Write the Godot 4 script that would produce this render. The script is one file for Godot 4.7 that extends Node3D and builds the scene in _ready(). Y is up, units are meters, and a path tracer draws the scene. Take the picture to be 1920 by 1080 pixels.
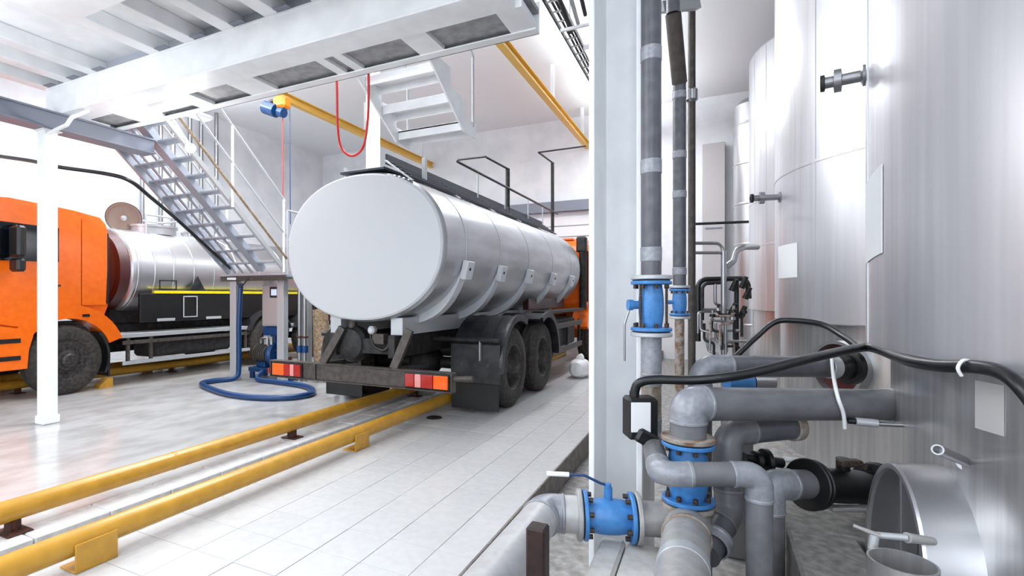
extends Node3D
# Dairy plant truck hall: two tank lorries under a steel mezzanine, stainless storage tanks and pipework on the right.
# World axes: -Z runs along the lorries, X across the hall, Y up, metres.

class MB:
	var v := PackedVector3Array()
	var n := PackedVector3Array()
	func tri(a: Vector3, b: Vector3, c: Vector3, na: Vector3, nb: Vector3, nc: Vector3) -> void:
		if (b - a).cross(c - a).dot(na + nb + nc) > 0.0:
			v.append_array(PackedVector3Array([a, c, b])); n.append_array(PackedVector3Array([na, nc, nb]))
		else:
			v.append_array(PackedVector3Array([a, b, c])); n.append_array(PackedVector3Array([na, nb, nc]))
	func ftri(a: Vector3, b: Vector3, c: Vector3, m: Vector3) -> void:
		tri(a, b, c, m, m, m)
	func quad(a: Vector3, b: Vector3, c: Vector3, d: Vector3, m: Vector3) -> void:
		tri(a, b, c, m, m, m); tri(a, c, d, m, m, m)
	func squad(a: Vector3, b: Vector3, c: Vector3, d: Vector3, na: Vector3, nb: Vector3, nc: Vector3, nd: Vector3) -> void:
		tri(a, b, c, na, nb, nc); tri(a, c, d, na, nc, nd)
	# chamfered box: centre, full size, orientation, chamfer
	func box(c: Vector3, s: Vector3, bas := Basis(), bev := 0.004) -> MB:
		var h := s * 0.5
		var e: float = min(bev, min(h.x, min(h.y, h.z)) * 0.6)
		var ax := [Vector3.RIGHT, Vector3.UP, Vector3.BACK]
		for i in 3:
			var j := (i + 1) % 3
			var k := (i + 2) % 3
			for sg in [-1.0, 1.0]:
				var q: Array[Vector3] = []
				for w in [[-1, -1], [1, -1], [1, 1], [-1, 1]]:
					var p := Vector3.ZERO
					p[i] = h[i] * sg; p[j] = (h[j] - e) * w[0]; p[k] = (h[k] - e) * w[1]
					q.append(c + bas * p)
				quad(q[0], q[1], q[2], q[3], (bas * (ax[i] * sg)).normalized())
				if e > 0.0:   # edges between face i and face j
					for t in [-1.0, 1.0]:
						var q2: Array[Vector3] = []
						for w in [[0, -1], [0, 1], [1, 1], [1, -1]]:
							var p := Vector3.ZERO
							p[k] = (h[k] - e) * w[1]
							if w[0] == 0:
								p[i] = h[i] * sg; p[j] = (h[j] - e) * t
							else:
								p[i] = (h[i] - e) * sg; p[j] = h[j] * t
							q2.append(c + bas * p)
						quad(q2[0], q2[1], q2[2], q2[3], (bas * (ax[i] * sg + ax[j] * t)).normalized())
		if e > 0.0:
			for a in [-1.0, 1.0]:
				for b in [-1.0, 1.0]:
					for d in [-1.0, 1.0]:
						var m := Vector3(a, b, d)
						ftri(c + bas * (Vector3(h.x, h.y - e, h.z - e) * m), c + bas * (Vector3(h.x - e, h.y, h.z - e) * m), c + bas * (Vector3(h.x - e, h.y - e, h.z) * m), (bas * m).normalized())
		return self
	func span(a: Vector3, b: Vector3, bev := 0.004) -> MB:   # axis-aligned box between two corners
		return box((a + b) * 0.5, (b - a).abs(), Basis(), bev)
	# rectangular bar from a to b; w across (horizontal), t thick
	func bar(a: Vector3, b: Vector3, w: float, t: float, bev := 0.003, up := Vector3.UP) -> MB:
		var z := (b - a).normalized()
		if absf(z.dot(up)) > 0.99: up = Vector3.RIGHT
		var x := up.cross(z).normalized()
		var y := z.cross(x)
		return box((a + b) * 0.5, Vector3(w, t, (b - a).length()), Basis(x, y, z), bev)
	func frame_of(d: Vector3) -> Array:
		var r := Vector3.UP if absf(d.y) < 0.9 else Vector3.RIGHT
		var u := d.cross(r).normalized()
		return [u, d.cross(u).normalized()]
	func cyl(a: Vector3, b: Vector3, r: float, r2 := -1.0, seg := 20, cap := true) -> MB:
		if r2 < 0.0: r2 = r
		var d := (b - a).normalized()
		var f := frame_of(d)
		for i in seg:
			var t0 := TAU * i / seg
			var t1 := TAU * (i + 1) / seg
			var n0: Vector3 = f[0] * cos(t0) + f[1] * sin(t0)
			var n1: Vector3 = f[0] * cos(t1) + f[1] * sin(t1)
			squad(a + n0 * r, a + n1 * r, b + n1 * r2, b + n0 * r2, n0, n1, n1, n0)
			if cap:
				ftri(a, a + n0 * r, a + n1 * r, -d)
				ftri(b, b + n0 * r2, b + n1 * r2, d)
		return self
	# swept round tube along points
	func tube(p: Array, r: float, seg := 14, cap := true, closed := false) -> MB:
		var m := p.size()
		var u := Vector3.ZERO
		var rings: Array = []
		for i in m:
			var d: Vector3
			if closed: d = (p[(i + 1) % m] - p[(i + m - 1) % m]).normalized()
			elif i == 0: d = (p[1] - p[0]).normalized()
			elif i == m - 1: d = (p[i] - p[i - 1]).normalized()
			else: d = ((p[i + 1] - p[i]).normalized() + (p[i] - p[i - 1]).normalized()).normalized()
			if i == 0: u = frame_of(d)[0]
			else: u = (u - d * u.dot(d)).normalized()
			rings.append([p[i], u, d.cross(u).normalized(), d])
		for i in (m if closed else m - 1):
			var A: Array = rings[i]
			var B: Array = rings[(i + 1) % m]
			for k in seg:
				var t0 := TAU * k / seg
				var t1 := TAU * (k + 1) / seg
				var a0: Vector3 = A[1] * cos(t0) + A[2] * sin(t0)
				var a1: Vector3 = A[1] * cos(t1) + A[2] * sin(t1)
				var b0: Vector3 = B[1] * cos(t0) + B[2] * sin(t0)
				var b1: Vector3 = B[1] * cos(t1) + B[2] * sin(t1)
				squad(A[0] + a0 * r, A[0] + a1 * r, B[0] + b1 * r, B[0] + b0 * r, a0, a1, b1, b0)
		if cap and not closed:
			for e in [0, m - 1]:
				var A: Array = rings[e]
				var sg := -1.0 if e == 0 else 1.0
				for k in seg:
					var t0 := TAU * k / seg
					var t1 := TAU * (k + 1) / seg
					ftri(A[0], A[0] + (A[1] * cos(t0) + A[2] * sin(t0)) * r, A[0] + (A[1] * cos(t1) + A[2] * sin(t1)) * r, A[3] * sg)
		return self
	# lathe: profile of [radius, height along axis]
	func lathe(o: Vector3, axis: Vector3, prof: Array, seg := 28, smooth := false) -> MB:
		var d := axis.normalized()
		var f := frame_of(d)
		var m := prof.size()
		var nn: Array = []
		for i in m - 1:
			var q := Vector2(prof[i + 1][0] - prof[i][0], prof[i + 1][1] - prof[i][1])
			nn.append(Vector2(q.y, -q.x).normalized())
		for i in m - 1:
			var na: Vector2 = nn[i]
			var nb: Vector2 = nn[i]
			if smooth:
				if i > 0: na = (nn[i] + nn[i - 1]).normalized()
				if i < m - 2: nb = (nn[i] + nn[i + 1]).normalized()
			for k in seg:
				var t0 := TAU * k / seg
				var t1 := TAU * (k + 1) / seg
				var e0: Vector3 = f[0] * cos(t0) + f[1] * sin(t0)
				var e1: Vector3 = f[0] * cos(t1) + f[1] * sin(t1)
				var r0: float = prof[i][0]
				var r1: float = prof[i + 1][0]
				var h0: float = prof[i][1]
				var h1: float = prof[i + 1][1]
				var A := o + e0 * r0 + d * h0
				var B := o + e1 * r0 + d * h0
				var C := o + e1 * r1 + d * h1
				var D := o + e0 * r1 + d * h1
				var m0 := e0 * na.x + d * na.y
				var m1 := e1 * na.x + d * na.y
				var m2 := e1 * nb.x + d * nb.y
				var m3 := e0 * nb.x + d * nb.y
				if r0 > 1e-5: tri(A, B, C, m0, m1, m2)
				if r1 > 1e-5: tri(A, C, D, m0, m2, m3)
		return self
	# extruded polygon: local XY outline, thickness along local Z, centred
	func prism(poly: PackedVector2Array, xf: Transform3D, depth: float) -> MB:
		var ids := Geometry2D.triangulate_polygon(poly)
		var nz := xf.basis.z.normalized()
		for sg in [-0.5, 0.5]:
			var off: Vector3 = xf.basis.z * (depth * sg)
			for i in range(0, ids.size(), 3):
				ftri(xf * Vector3(poly[ids[i]].x, poly[ids[i]].y, 0) + off, xf * Vector3(poly[ids[i + 1]].x, poly[ids[i + 1]].y, 0) + off, xf * Vector3(poly[ids[i + 2]].x, poly[ids[i + 2]].y, 0) + off, nz * signf(sg))
		var ccw := 0.0
		for i in poly.size(): ccw += poly[i].cross(poly[(i + 1) % poly.size()])
		var w := 1.0 if ccw > 0.0 else -1.0
		var m := poly.size()
		for i in m:
			var a := poly[i]
			var b := poly[(i + 1) % m]
			var e := (b - a).normalized()
			var q := Vector2(e.y, -e.x) * w
			var nv := (xf.basis * Vector3(q.x, q.y, 0)).normalized()
			var h: Vector3 = xf.basis.z * (depth * 0.5)
			var A := xf * Vector3(a.x, a.y, 0)
			var B := xf * Vector3(b.x, b.y, 0)
			quad(A - h, B - h, B + h, A + h, nv)
		return self
	# skin of superelliptic sections along Z: [z, rx, ry]
	func hull(cx: float, cy: float, secs: Array, ex := 2.2, seg := 72) -> MB:
		for i in secs.size() - 1:
			var A: Array = secs[i]
			var B: Array = secs[i + 1]
			var slope := Vector2(B[0] - A[0], B[1] - A[1])
			for k in seg:
				var P: Array[Vector3] = []
				var N: Array[Vector3] = []
				for w in [[A, k], [A, k + 1], [B, k + 1], [B, k]]:
					var t: float = TAU * w[1] / seg
					var ux := signf(cos(t)) * pow(absf(cos(t)), 2.0 / ex)
					var uy := signf(sin(t)) * pow(absf(sin(t)), 2.0 / ex)
					P.append(Vector3(cx + ux * w[0][1], cy + uy * w[0][2], w[0][0]))
					var g := Vector2(signf(ux) * pow(absf(ux), ex - 1.0), signf(uy) * pow(absf(uy), ex - 1.0)).normalized()
					var fz := -slope.y / maxf(absf(slope.x), 1e-5) * signf(slope.x)
					N.append(Vector3(g.x, g.y, fz).normalized())
				squad(P[0], P[1], P[2], P[3], N[0], N[1], N[2], N[3])
		return self
	func mesh(o: Vector3) -> ArrayMesh:
		var q := v.duplicate()
		for i in q.size(): q[i] -= o
		var arr := []
		arr.resize(Mesh.ARRAY_MAX)
		arr[Mesh.ARRAY_VERTEX] = q
		arr[Mesh.ARRAY_NORMAL] = n
		var am := ArrayMesh.new()
		am.add_surface_from_arrays(Mesh.PRIMITIVE_TRIANGLES, arr)
		return am
	func base() -> Vector3:
		var lo := v[0]
		var hi := v[0]
		for p in v:
			lo = lo.min(p); hi = hi.max(p)
		return Vector3((lo.x + hi.x) * 0.5, lo.y, (lo.z + hi.z) * 0.5)

# ---------- helpers ----------
var M := {}
var seen := {}

func mb() -> MB: return MB.new()

func numbered(called: String, parent: Node) -> String:
	var key := str(parent.get_instance_id()) + called
	var k: int = seen.get(key, 0)
	seen[key] = k + 1
	return called if k == 0 else "%s_%03d" % [called, k]

func org(nd: Node) -> Vector3:
	var o := Vector3.ZERO
	while nd != self and nd is Node3D:
		o += (nd as Node3D).position
		nd = nd.get_parent()
	return o

func part(b: MB, called: String, m: Material, parent: Node) -> MeshInstance3D:
	var i := MeshInstance3D.new()
	i.name = numbered(called, parent)
	i.mesh = b.mesh(org(parent))
	i.material_override = m
	parent.add_child(i, true)
	return i

func one(b: MB, called: String, m: Material, label: String, category: String, group := "") -> MeshInstance3D:
	var i := MeshInstance3D.new()
	i.name = numbered(called, self)
	i.position = b.base()
	i.mesh = b.mesh(i.position)
	i.material_override = m
	add_child(i, true)
	tag(i, label, category, group)
	return i

func tag(i: Node, label: String, category: String, group := "") -> void:
	i.set_meta("label", label); i.set_meta("category", category)
	if group: i.set_meta("group", group)

func thing(called: String, at: Vector3, label: String, category: String, group := "") -> Node3D:
	var t := Node3D.new()
	t.name = numbered(called, self)
	t.position = at
	add_child(t, true)
	tag(t, label, category, group)
	return t

func structure(b: MB, called: String, m: Material) -> MeshInstance3D:
	var i := MeshInstance3D.new()
	i.name = called
	i.mesh = b.mesh(Vector3.ZERO)
	i.material_override = m
	i.set_meta("kind", "structure")
	add_child(i, true)
	return i

func noise_tex(c0: Color, c1: Color, freq: float, seed_: int, lo := 0.25, hi := 0.75, oct := 4, size := 256) -> ImageTexture:
	var f := FastNoiseLite.new()
	f.seed = seed_; f.frequency = freq; f.fractal_octaves = oct
	f.noise_type = FastNoiseLite.TYPE_SIMPLEX_SMOOTH
	var g := f.get_seamless_image(size, size)
	var im := Image.create(size, size, true, Image.FORMAT_RGB8)
	for y in size:
		for x in size:
			im.set_pixel(x, y, c0.lerp(c1, clampf((g.get_pixel(x, y).r - lo) / (hi - lo), 0, 1)))
	im.generate_mipmaps()
	return ImageTexture.create_from_image(im)

func mat(c: Color, rough: float, metal := 0.0, tex: Texture2D = null, scale := Vector3.ONE, spec := 0.5) -> StandardMaterial3D:
	var m := StandardMaterial3D.new()
	m.albedo_color = c
	m.roughness = rough; m.metallic = metal; m.metallic_specular = spec
	if tex:
		m.albedo_texture = tex
		m.uv1_triplanar = true; m.uv1_world_triplanar = true
		m.uv1_scale = scale
	return m

# round the corners of a polyline with arcs of radius r
func rnd(p: Array, r: float, k := 7) -> Array:
	var o: Array = [p[0]]
	for i in range(1, p.size() - 1):
		var a: Vector3 = (p[i - 1] - p[i])
		var b: Vector3 = (p[i + 1] - p[i])
		var ang := a.angle_to(b)
		if ang > 3.05:
			o.append(p[i]); continue
		var t: float = min(r / tan(ang * 0.5), min(a.length(), b.length()) * 0.495)
		var rr: float = t * tan(ang * 0.5)
		a = a.normalized(); b = b.normalized()
		var c: Vector3 = p[i] + (a + b).normalized() * (rr / sin(ang * 0.5))
		var s0: Vector3 = p[i] + a * t - c
		var s1: Vector3 = p[i] + b * t - c
		for q in k + 1: o.append(c + s0.slerp(s1, float(q) / k))
	o.append(p[p.size() - 1])
	return o

func spline(p: Array, per := 8) -> Array:
	var o: Array = []
	for i in p.size() - 1:
		var a: Vector3 = p[max(i - 1, 0)]
		var d: Vector3 = p[min(i + 2, p.size() - 1)]
		for k in per: o.append((p[i] as Vector3).cubic_interpolate(p[i + 1], a, d, float(k) / per))
	o.append(p[p.size() - 1])
	return o

func axis_basis(y: Vector3) -> Basis:
	y = y.normalized()
	var x := y.cross(Vector3.BACK if absf(y.z) < 0.9 else Vector3.RIGHT).normalized()
	return Basis(x, y, x.cross(y))

# bolted flange ring: disc at o facing along d, with its bolts as child parts
func flange(parent: Node, o: Vector3, d: Vector3, r: float, t: float, m: Material, called := "flange", bolts := 8, bm: Material = null) -> void:
	d = d.normalized()
	var b := mb().lathe(o, d, [[0.0, 0.0], [r - 0.004, 0.0], [r, 0.004], [r, t - 0.004], [r - 0.004, t], [0.0, t]], 32)
	var fl := part(b, called, m, parent)
	var bs := axis_basis(d)
	for k in bolts:
		var a := TAU * (k + 0.5) / bolts
		var p := o + (bs.x * cos(a) + bs.z * sin(a)) * (r * 0.8)
		part(mb().cyl(p - d * 0.02, p + d * (t + 0.02), r * 0.1, -1, 6), "bolt", bm if bm else M.bolt, fl)

func _ready() -> void:
	# ---------- camera ----------
	var cam := Camera3D.new()
	cam.name = "camera"
	add_child(cam)
	cam.position = Vector3(0, 1.48, 0)
	cam.rotation.y = atan2(487.0, 974.0)
	cam.near = 0.05; cam.far = 100.0
	cam.projection = Camera3D.PROJECTION_FRUSTUM
	cam.size = 0.05 * 1080.0 / 974.0
	cam.frustum_offset = Vector2(112.0, 15.0) / 974.0 * 0.05
	cam.current = true
	# ---------- environment, exposure ----------
	var we := WorldEnvironment.new()
	we.name = "environment"
	var env := Environment.new()
	env.background_mode = Environment.BG_COLOR
	env.background_color = Color(0.75, 0.85, 1.0)
	env.background_energy_multiplier = 1.0
	env.tonemap_mode = Environment.TONE_MAPPER_LINEAR
	env.tonemap_exposure = 0.47
	env.sdfgi_enabled = true; env.ssao_enabled = true; env.ssil_enabled = true
	we.environment = env
	add_child(we)
	make_materials()
	# ---------- lamps of the hall ----------
	for a in [[-5.6, -6.3, 34.0], [-3.4, -6.3, 34.0], [-9.2, -4.6, 16.0], [-9.2, -7.0, 20.0], [-7.4, -6.3, 26.0], [-1.9, -10.4, 17.0], [-1.9, -13.2, 22.0], [-11.4, -8.0, 18.0]]:
		batten(Vector3(a[0], 5.95, a[1]), 2.0, a[2], a[2] * 1.1, "long pendant luminaire over the lorry hall")
	batten(Vector3(0.6, 6.1, 2.2), 2.0, 12.0, 10.0, "long pendant luminaire over the tank aisle")
	for a in [[-2.4, -0.5], [-4.3, -0.5], [-6.2, -0.5]]:
		batten(Vector3(a[0], 3.1, a[1]), 1.5, 6.0, 13.0, "luminaire hung below the mezzanine deck", 3.599 if a[0] > -4.5 else 3.944)
	build_shell()
	build_floor()
	build_mezzanine()
	build_tank_lorry()
	build_orange_lorry()
	build_storage_tanks()
	build_foreground_pipes()
	build_stairs()
	build_hall_details()
	build_pump_station()
	build_back_pipes()

func batten(p: Vector3, len_: float, down: float, up: float, label: String, roof := 6.7) -> void:
	var t := thing("ceiling_lamp", p, label, "lamp", "luminaires outside the picture")
	part(mb().box(p, Vector3(0.34, 0.08, len_)), "housing", M.white, t)
	part(mb().box(p - Vector3(0, 0.05, 0), Vector3(0.28, 0.02, len_ - 0.06)), "diffuser", M.glow, t)
	if up > 0.0:
		part(mb().box(p + Vector3(0, 0.05, 0), Vector3(0.28, 0.02, len_ - 0.06)), "diffuser", M.glow, t)
		for s in [-0.4, 0.4]: part(mb().cyl(p + Vector3(0, 0.03, s * len_), Vector3(p.x, roof, p.z + s * len_), 0.008, -1, 6), "suspension_rod", M.white, t)
	for s in [-1.0, 1.0]:
		var e := down if s < 0.0 else up
		if e <= 0.0: continue
		var l := AreaLight3D.new()
		l.name = "light" if s < 0.0 else "uplight"
		l.area_size = Vector2(0.28, len_ - 0.06)
		l.area_normalize_energy = true
		l.light_energy = e
		l.light_color = Color(0.97, 0.985, 1.0)
		l.shadow_enabled = true
		l.position = Vector3(0, 0.075 * s, 0)
		l.rotation_degrees.x = 90 * s
		t.add_child(l)

func make_materials() -> void:
	M.white = mat(Color(0.93, 0.935, 0.945), 0.4)
	M.wall = mat(Color.WHITE, 0.75, 0, noise_tex(Color(0.90, 0.91, 0.925), Color(0.945, 0.95, 0.96), 0.012, 3), Vector3.ONE * 0.3)
	M.ceil = mat(Color(0.93, 0.94, 0.95), 0.8)
	M.steel_white = mat(Color.WHITE, 0.38, 0, noise_tex(Color(0.91, 0.915, 0.925), Color(0.945, 0.95, 0.955), 0.02, 5), Vector3.ONE * 0.5)
	M.glow = mat(Color(1, 1, 1), 0.5)
	M.glow.emission_enabled = true; M.glow.emission = Color(0.97, 0.985, 1.0); M.glow.emission_energy_multiplier = 2.0
	var tiles := []
	for k in 5:
		var g: float = [0.782, 0.788, 0.793, 0.786, 0.790][k]
		tiles.append(mat(Color.WHITE, 0.24, 0, noise_tex(Color(g - 0.025, g - 0.028, g - 0.03), Color(g, g, g), 0.03, 20 + k, 0.1, 0.8, 5), Vector3.ONE * 1.3))
	M.tiles = tiles
	M.grout = mat(Color(0.64, 0.64, 0.64), 0.8)
	M.epoxy = mat(Color.WHITE, 0.17, 0, noise_tex(Color(0.655, 0.648, 0.64), Color(0.735, 0.732, 0.73), 0.02, 9, 0.1, 0.7, 5), Vector3(0.5, 0.5, 0.3))
	M.kerb = mat(Color.WHITE, 0.35, 0, noise_tex(Color(0.82, 0.825, 0.83), Color(0.88, 0.885, 0.89), 0.04, 11), Vector3.ONE)
	M.edge = mat(Color.WHITE, 0.5, 0.1, noise_tex(Color(0.40, 0.375, 0.36), Color(0.50, 0.475, 0.455), 0.03, 12), Vector3.ONE)
	M.pit = mat(Color.WHITE, 0.6, 0, noise_tex(Color(0.45, 0.435, 0.42), Color(0.62, 0.61, 0.60), 0.04, 13, 0.1, 0.8, 5), Vector3.ONE)
	M.concrete = mat(Color.WHITE, 0.75, 0, noise_tex(Color(0.46, 0.445, 0.43), Color(0.60, 0.59, 0.575), 0.05, 14, 0.1, 0.8, 5), Vector3.ONE * 1.2)
	M.plinth = mat(Color.WHITE, 0.55, 0, noise_tex(Color(0.74, 0.73, 0.715), Color(0.80, 0.795, 0.785), 0.04, 15, 0.1, 0.7, 5), Vector3.ONE * 1.6)
	M.yellow = mat(Color.WHITE, 0.32, 0, noise_tex(Color(0.72, 0.53, 0.17), Color(0.78, 0.585, 0.20), 0.03, 16, 0.1, 0.8, 5), Vector3.ONE)
	M.crane = mat(Color(0.88, 0.70, 0.30), 0.45)
	M.stainless = mat(Color.WHITE, 0.36, 0.70, noise_tex(Color(0.835, 0.835, 0.85), Color(0.89, 0.89, 0.90), 0.03, 17, 0.2, 0.8, 3), Vector3(1.6, 0.05, 1.6))
	M.stainless_low = mat(Color.WHITE, 0.28, 0.80, noise_tex(Color(0.74, 0.735, 0.735), Color(0.85, 0.85, 0.85), 0.035, 18, 0.2, 0.8, 4), Vector3(2.0, 0.08, 2.0))
	M.stainless_soft = mat(Color(0.76, 0.76, 0.77), 0.34, 0.9)
	M.tube_steel = mat(Color(0.62, 0.62, 0.63), 0.3, 0.85)
	M.tank_skin = mat(Color.WHITE, 0.34, 0.72, noise_tex(Color(0.68, 0.685, 0.70), Color(0.78, 0.785, 0.80), 0.02, 19), Vector3(0.6, 0.6, 0.12))
	M.tank_end = mat(Color(0.735, 0.742, 0.755), 0.55)
	M.bracket = mat(Color(0.84, 0.85, 0.87), 0.4, 0.1)
	M.chassis = mat(Color.WHITE, 0.6, 0.1, noise_tex(Color(0.05, 0.05, 0.055), Color(0.16, 0.15, 0.145), 0.03, 21), Vector3.ONE)
	M.bumper = mat(Color.WHITE, 0.55, 0.2, noise_tex(Color(0.22, 0.195, 0.18), Color(0.31, 0.285, 0.27), 0.03, 22, 0.1, 0.8, 5), Vector3(1.5, 1.5, 1.5))
	M.mudguard = mat(Color.WHITE, 0.42, 0, noise_tex(Color(0.065, 0.07, 0.085), Color(0.16, 0.16, 0.17), 0.02, 23), Vector3.ONE)
	M.rubber = mat(Color.WHITE, 0.75, 0, noise_tex(Color(0.10, 0.095, 0.09), Color(0.25, 0.22, 0.20), 0.03, 24), Vector3.ONE * 1.5)
	M.rim = mat(Color.WHITE, 0.5, 0.4, noise_tex(Color(0.15, 0.135, 0.13), Color(0.28, 0.265, 0.26), 0.03, 25), Vector3.ONE * 2)
	M.black = mat(Color(0.03, 0.032, 0.038), 0.45)
	M.cable = mat(Color(0.035, 0.045, 0.06), 0.35)
	M.orange = mat(Color.WHITE, 0.30, 0, noise_tex(Color(0.905, 0.395, 0.03), Color(0.93, 0.42, 0.035), 0.03, 26), Vector3.ONE)
	M.orange.clearcoat_enabled = true; M.orange.clearcoat = 0.6; M.orange.clearcoat_roughness = 0.1
	M.glass_dark = mat(Color(0.03, 0.045, 0.07), 0.08)
	M.red_lens = mat(Color(0.62, 0.07, 0.05), 0.12); M.amber_lens = mat(Color(0.93, 0.36, 0.03), 0.12); M.clear_lens = mat(Color(0.85, 0.55, 0.53), 0.1)
	M.maroon = mat(Color(0.24, 0.05, 0.05), 0.4)
	M.lid = mat(Color(0.56, 0.50, 0.46), 0.4, 0.3)
	M.stripe = mat(Color(0.85, 0.78, 0.08), 0.4)
	M.blue = mat(Color.WHITE, 0.38, 0, noise_tex(Color(0.20, 0.43, 0.66), Color(0.26, 0.51, 0.755), 0.03, 27, 0.1, 0.8), Vector3.ONE * 3)
	M.hose_blue = mat(Color(0.015, 0.21, 0.40), 0.35)
	M.pipe = mat(Color.WHITE, 0.42, 0.05, noise_tex(Color(0.385, 0.387, 0.40), Color(0.445, 0.447, 0.46), 0.02, 28), Vector3.ONE * 2)
	M.pipe_dark = mat(Color.WHITE, 0.40, 0.05, noise_tex(Color(0.305, 0.308, 0.33), Color(0.365, 0.368, 0.39), 0.02, 29), Vector3.ONE * 2)
	M.elbow = mat(Color.WHITE, 0.40, 0.2, noise_tex(Color(0.50, 0.51, 0.535), Color(0.60, 0.61, 0.635), 0.04, 30, 0.1, 0.8, 5), Vector3.ONE * 3)
	M.pipe_light = mat(Color.WHITE, 0.42, 0.1, noise_tex(Color(0.58, 0.572, 0.562), Color(0.66, 0.657, 0.655), 0.03, 38, 0.1, 0.8, 5), Vector3.ONE * 2)
	M.pipe_pale = mat(Color.WHITE, 0.42, 0.1, noise_tex(Color(0.68, 0.672, 0.668), Color(0.74, 0.74, 0.745), 0.03, 31, 0.1, 0.8, 5), Vector3.ONE * 2)
	M.rusty = mat(Color.WHITE, 0.7, 0.1, noise_tex(Color(0.40, 0.26, 0.17), Color(0.60, 0.58, 0.55), 0.016, 32, 0.2, 0.6, 5), Vector3.ONE * 3)
	M.rust = mat(Color.WHITE, 0.8, 0, noise_tex(Color(0.17, 0.085, 0.05), Color(0.36, 0.19, 0.10), 0.04, 33), Vector3.ONE * 4)
	M.brown = mat(Color.WHITE, 0.6, 0, noise_tex(Color(0.11, 0.05, 0.035), Color(0.19, 0.09, 0.065), 0.03, 34), Vector3.ONE * 2)
	M.bolt = mat(Color.WHITE, 0.6, 0.3, noise_tex(Color(0.16, 0.10, 0.07), Color(0.34, 0.31, 0.29), 0.06, 35), Vector3.ONE * 6)
	M.gasket = mat(Color(0.06, 0.05, 0.05), 0.8)
	M.lightsteel = mat(Color(0.72, 0.73, 0.74), 0.4, 0.3)
	M.beam_grey = mat(Color(0.46, 0.48, 0.53), 0.45)
	M.beam_light = mat(Color(0.66, 0.675, 0.71), 0.45)
	M.deck_grey = mat(Color.WHITE, 0.6, 0, noise_tex(Color(0.55, 0.55, 0.56), Color(0.64, 0.64, 0.65), 0.03, 36), Vector3.ONE)
	M.stair = mat(Color(0.60, 0.62, 0.66), 0.42, 0.25)
	M.walk = mat(Color(0.13, 0.16, 0.20), 0.5, 0.1)
	M.paper = mat(Color(0.93, 0.935, 0.94), 0.6)
	M.old_paper = mat(Color(0.74, 0.735, 0.73), 0.5)
	M.red_hose = mat(Color(0.78, 0.13, 0.08), 0.4)
	M.cabinet = mat(Color(0.72, 0.70, 0.70), 0.4, 0.4)
	M.tan = mat(Color.WHITE, 0.7, 0, noise_tex(Color(0.42, 0.33, 0.24), Color(0.62, 0.55, 0.46), 0.03, 37), Vector3.ONE * 2)
	M.plastic_white = mat(Color(0.93, 0.93, 0.93), 0.4)
	M.lamp = mat(Color(1, 1, 1), 0.4)
	M.lamp.emission_enabled = true; M.lamp.emission = Color(1, 0.99, 0.96); M.lamp.emission_energy_multiplier = 20.0
	M.screen = mat(Color(0.85, 0.9, 0.98), 0.3)
	M.screen.emission_enabled = true; M.screen.emission = Color(0.75, 0.85, 1.0); M.screen.emission_energy_multiplier = 0.5
	var g := mat(Color(0.9, 0.95, 1.0, 0.12), 0.03)
	g.transparency = BaseMaterial3D.TRANSPARENCY_ALPHA
	M.pane = g

# ---------- the room ----------
func build_shell() -> void:
	structure(mb().span(Vector3(-13.4, -0.5, 5.4), Vector3(-13.0, 6.9, -15.6), 0), "wall_left", M.wall)
	structure(mb().span(Vector3(6.0, -0.5, 5.4), Vector3(6.4, 6.9, -15.6), 0), "wall_right", M.wall)
	structure(mb().span(Vector3(-13.4, 6.7, 5.4), Vector3(6.4, 7.0, -15.6), 0), "ceiling", M.ceil)
	structure(mb().span(Vector3(-13.4, -0.5, -15.2), Vector3(6.4, 6.9, -15.6), 0), "wall_back", M.wall)
	# wall behind the camera: three tall windows
	var w := mb()
	w.span(Vector3(-13.4, -0.5, 5.0), Vector3(6.4, 1.0, 5.4), 0)
	w.span(Vector3(-13.4, 5.2, 5.0), Vector3(6.4, 6.9, 5.4), 0)
	var xs := [-13.4, -11.0, -7.4, -5.6, -2.0, -0.4, 3.2, 6.4]
	for i in range(0, 8, 2): w.span(Vector3(xs[i], 1.0, 5.0), Vector3(xs[i + 1], 5.2, 5.4), 0)
	structure(w, "wall_front", M.wall)
	for i in 3:
		var x0: float = xs[i * 2 + 1]
		var x1: float = xs[i * 2 + 2]
		var fr := mb()
		for x in [x0 + 0.04, (x0 + x1) * 0.5, x1 - 0.04]: fr.span(Vector3(x - 0.04, 1.0, 5.12), Vector3(x + 0.04, 5.2, 5.22))
		for y in [1.04, 3.1, 5.16]: fr.span(Vector3(x0, y - 0.04, 5.13), Vector3(x1, y + 0.04, 5.21))
		var wi := structure(fr, "window_%d" % (i + 1), M.white)
		part(mb().span(Vector3(x0 + 0.04, 1.04, 5.16), Vector3(x1 - 0.04, 5.16, 5.17), 0), "pane", M.pane, wi)
		var l := AreaLight3D.new()
		l.name = "daylight"
		l.area_size = Vector2(x1 - x0 - 0.1, 4.1)
		l.area_normalize_energy = true
		l.light_energy = 46.0
		l.light_color = Color(0.94, 0.97, 1.0)
		l.shadow_enabled = true
		l.position = Vector3((x0 + x1) * 0.5, 3.1, 5.0)
		wi.add_child(l)
	# roll-up door and its lintel in the back wall behind the lorry cab
	var d := mb()
	for k in 12: d.box(Vector3(-3.6, 0.17 + k * 0.32, -15.16), Vector3(3.9, 0.3, 0.06), Basis(), 0.02)
	structure(d, "door_1", M.white)
	structure(mb().span(Vector3(-5.8, 3.95, -15.2), Vector3(-1.4, 4.25, -14.95)), "trim_1", M.beam_grey)

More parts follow.
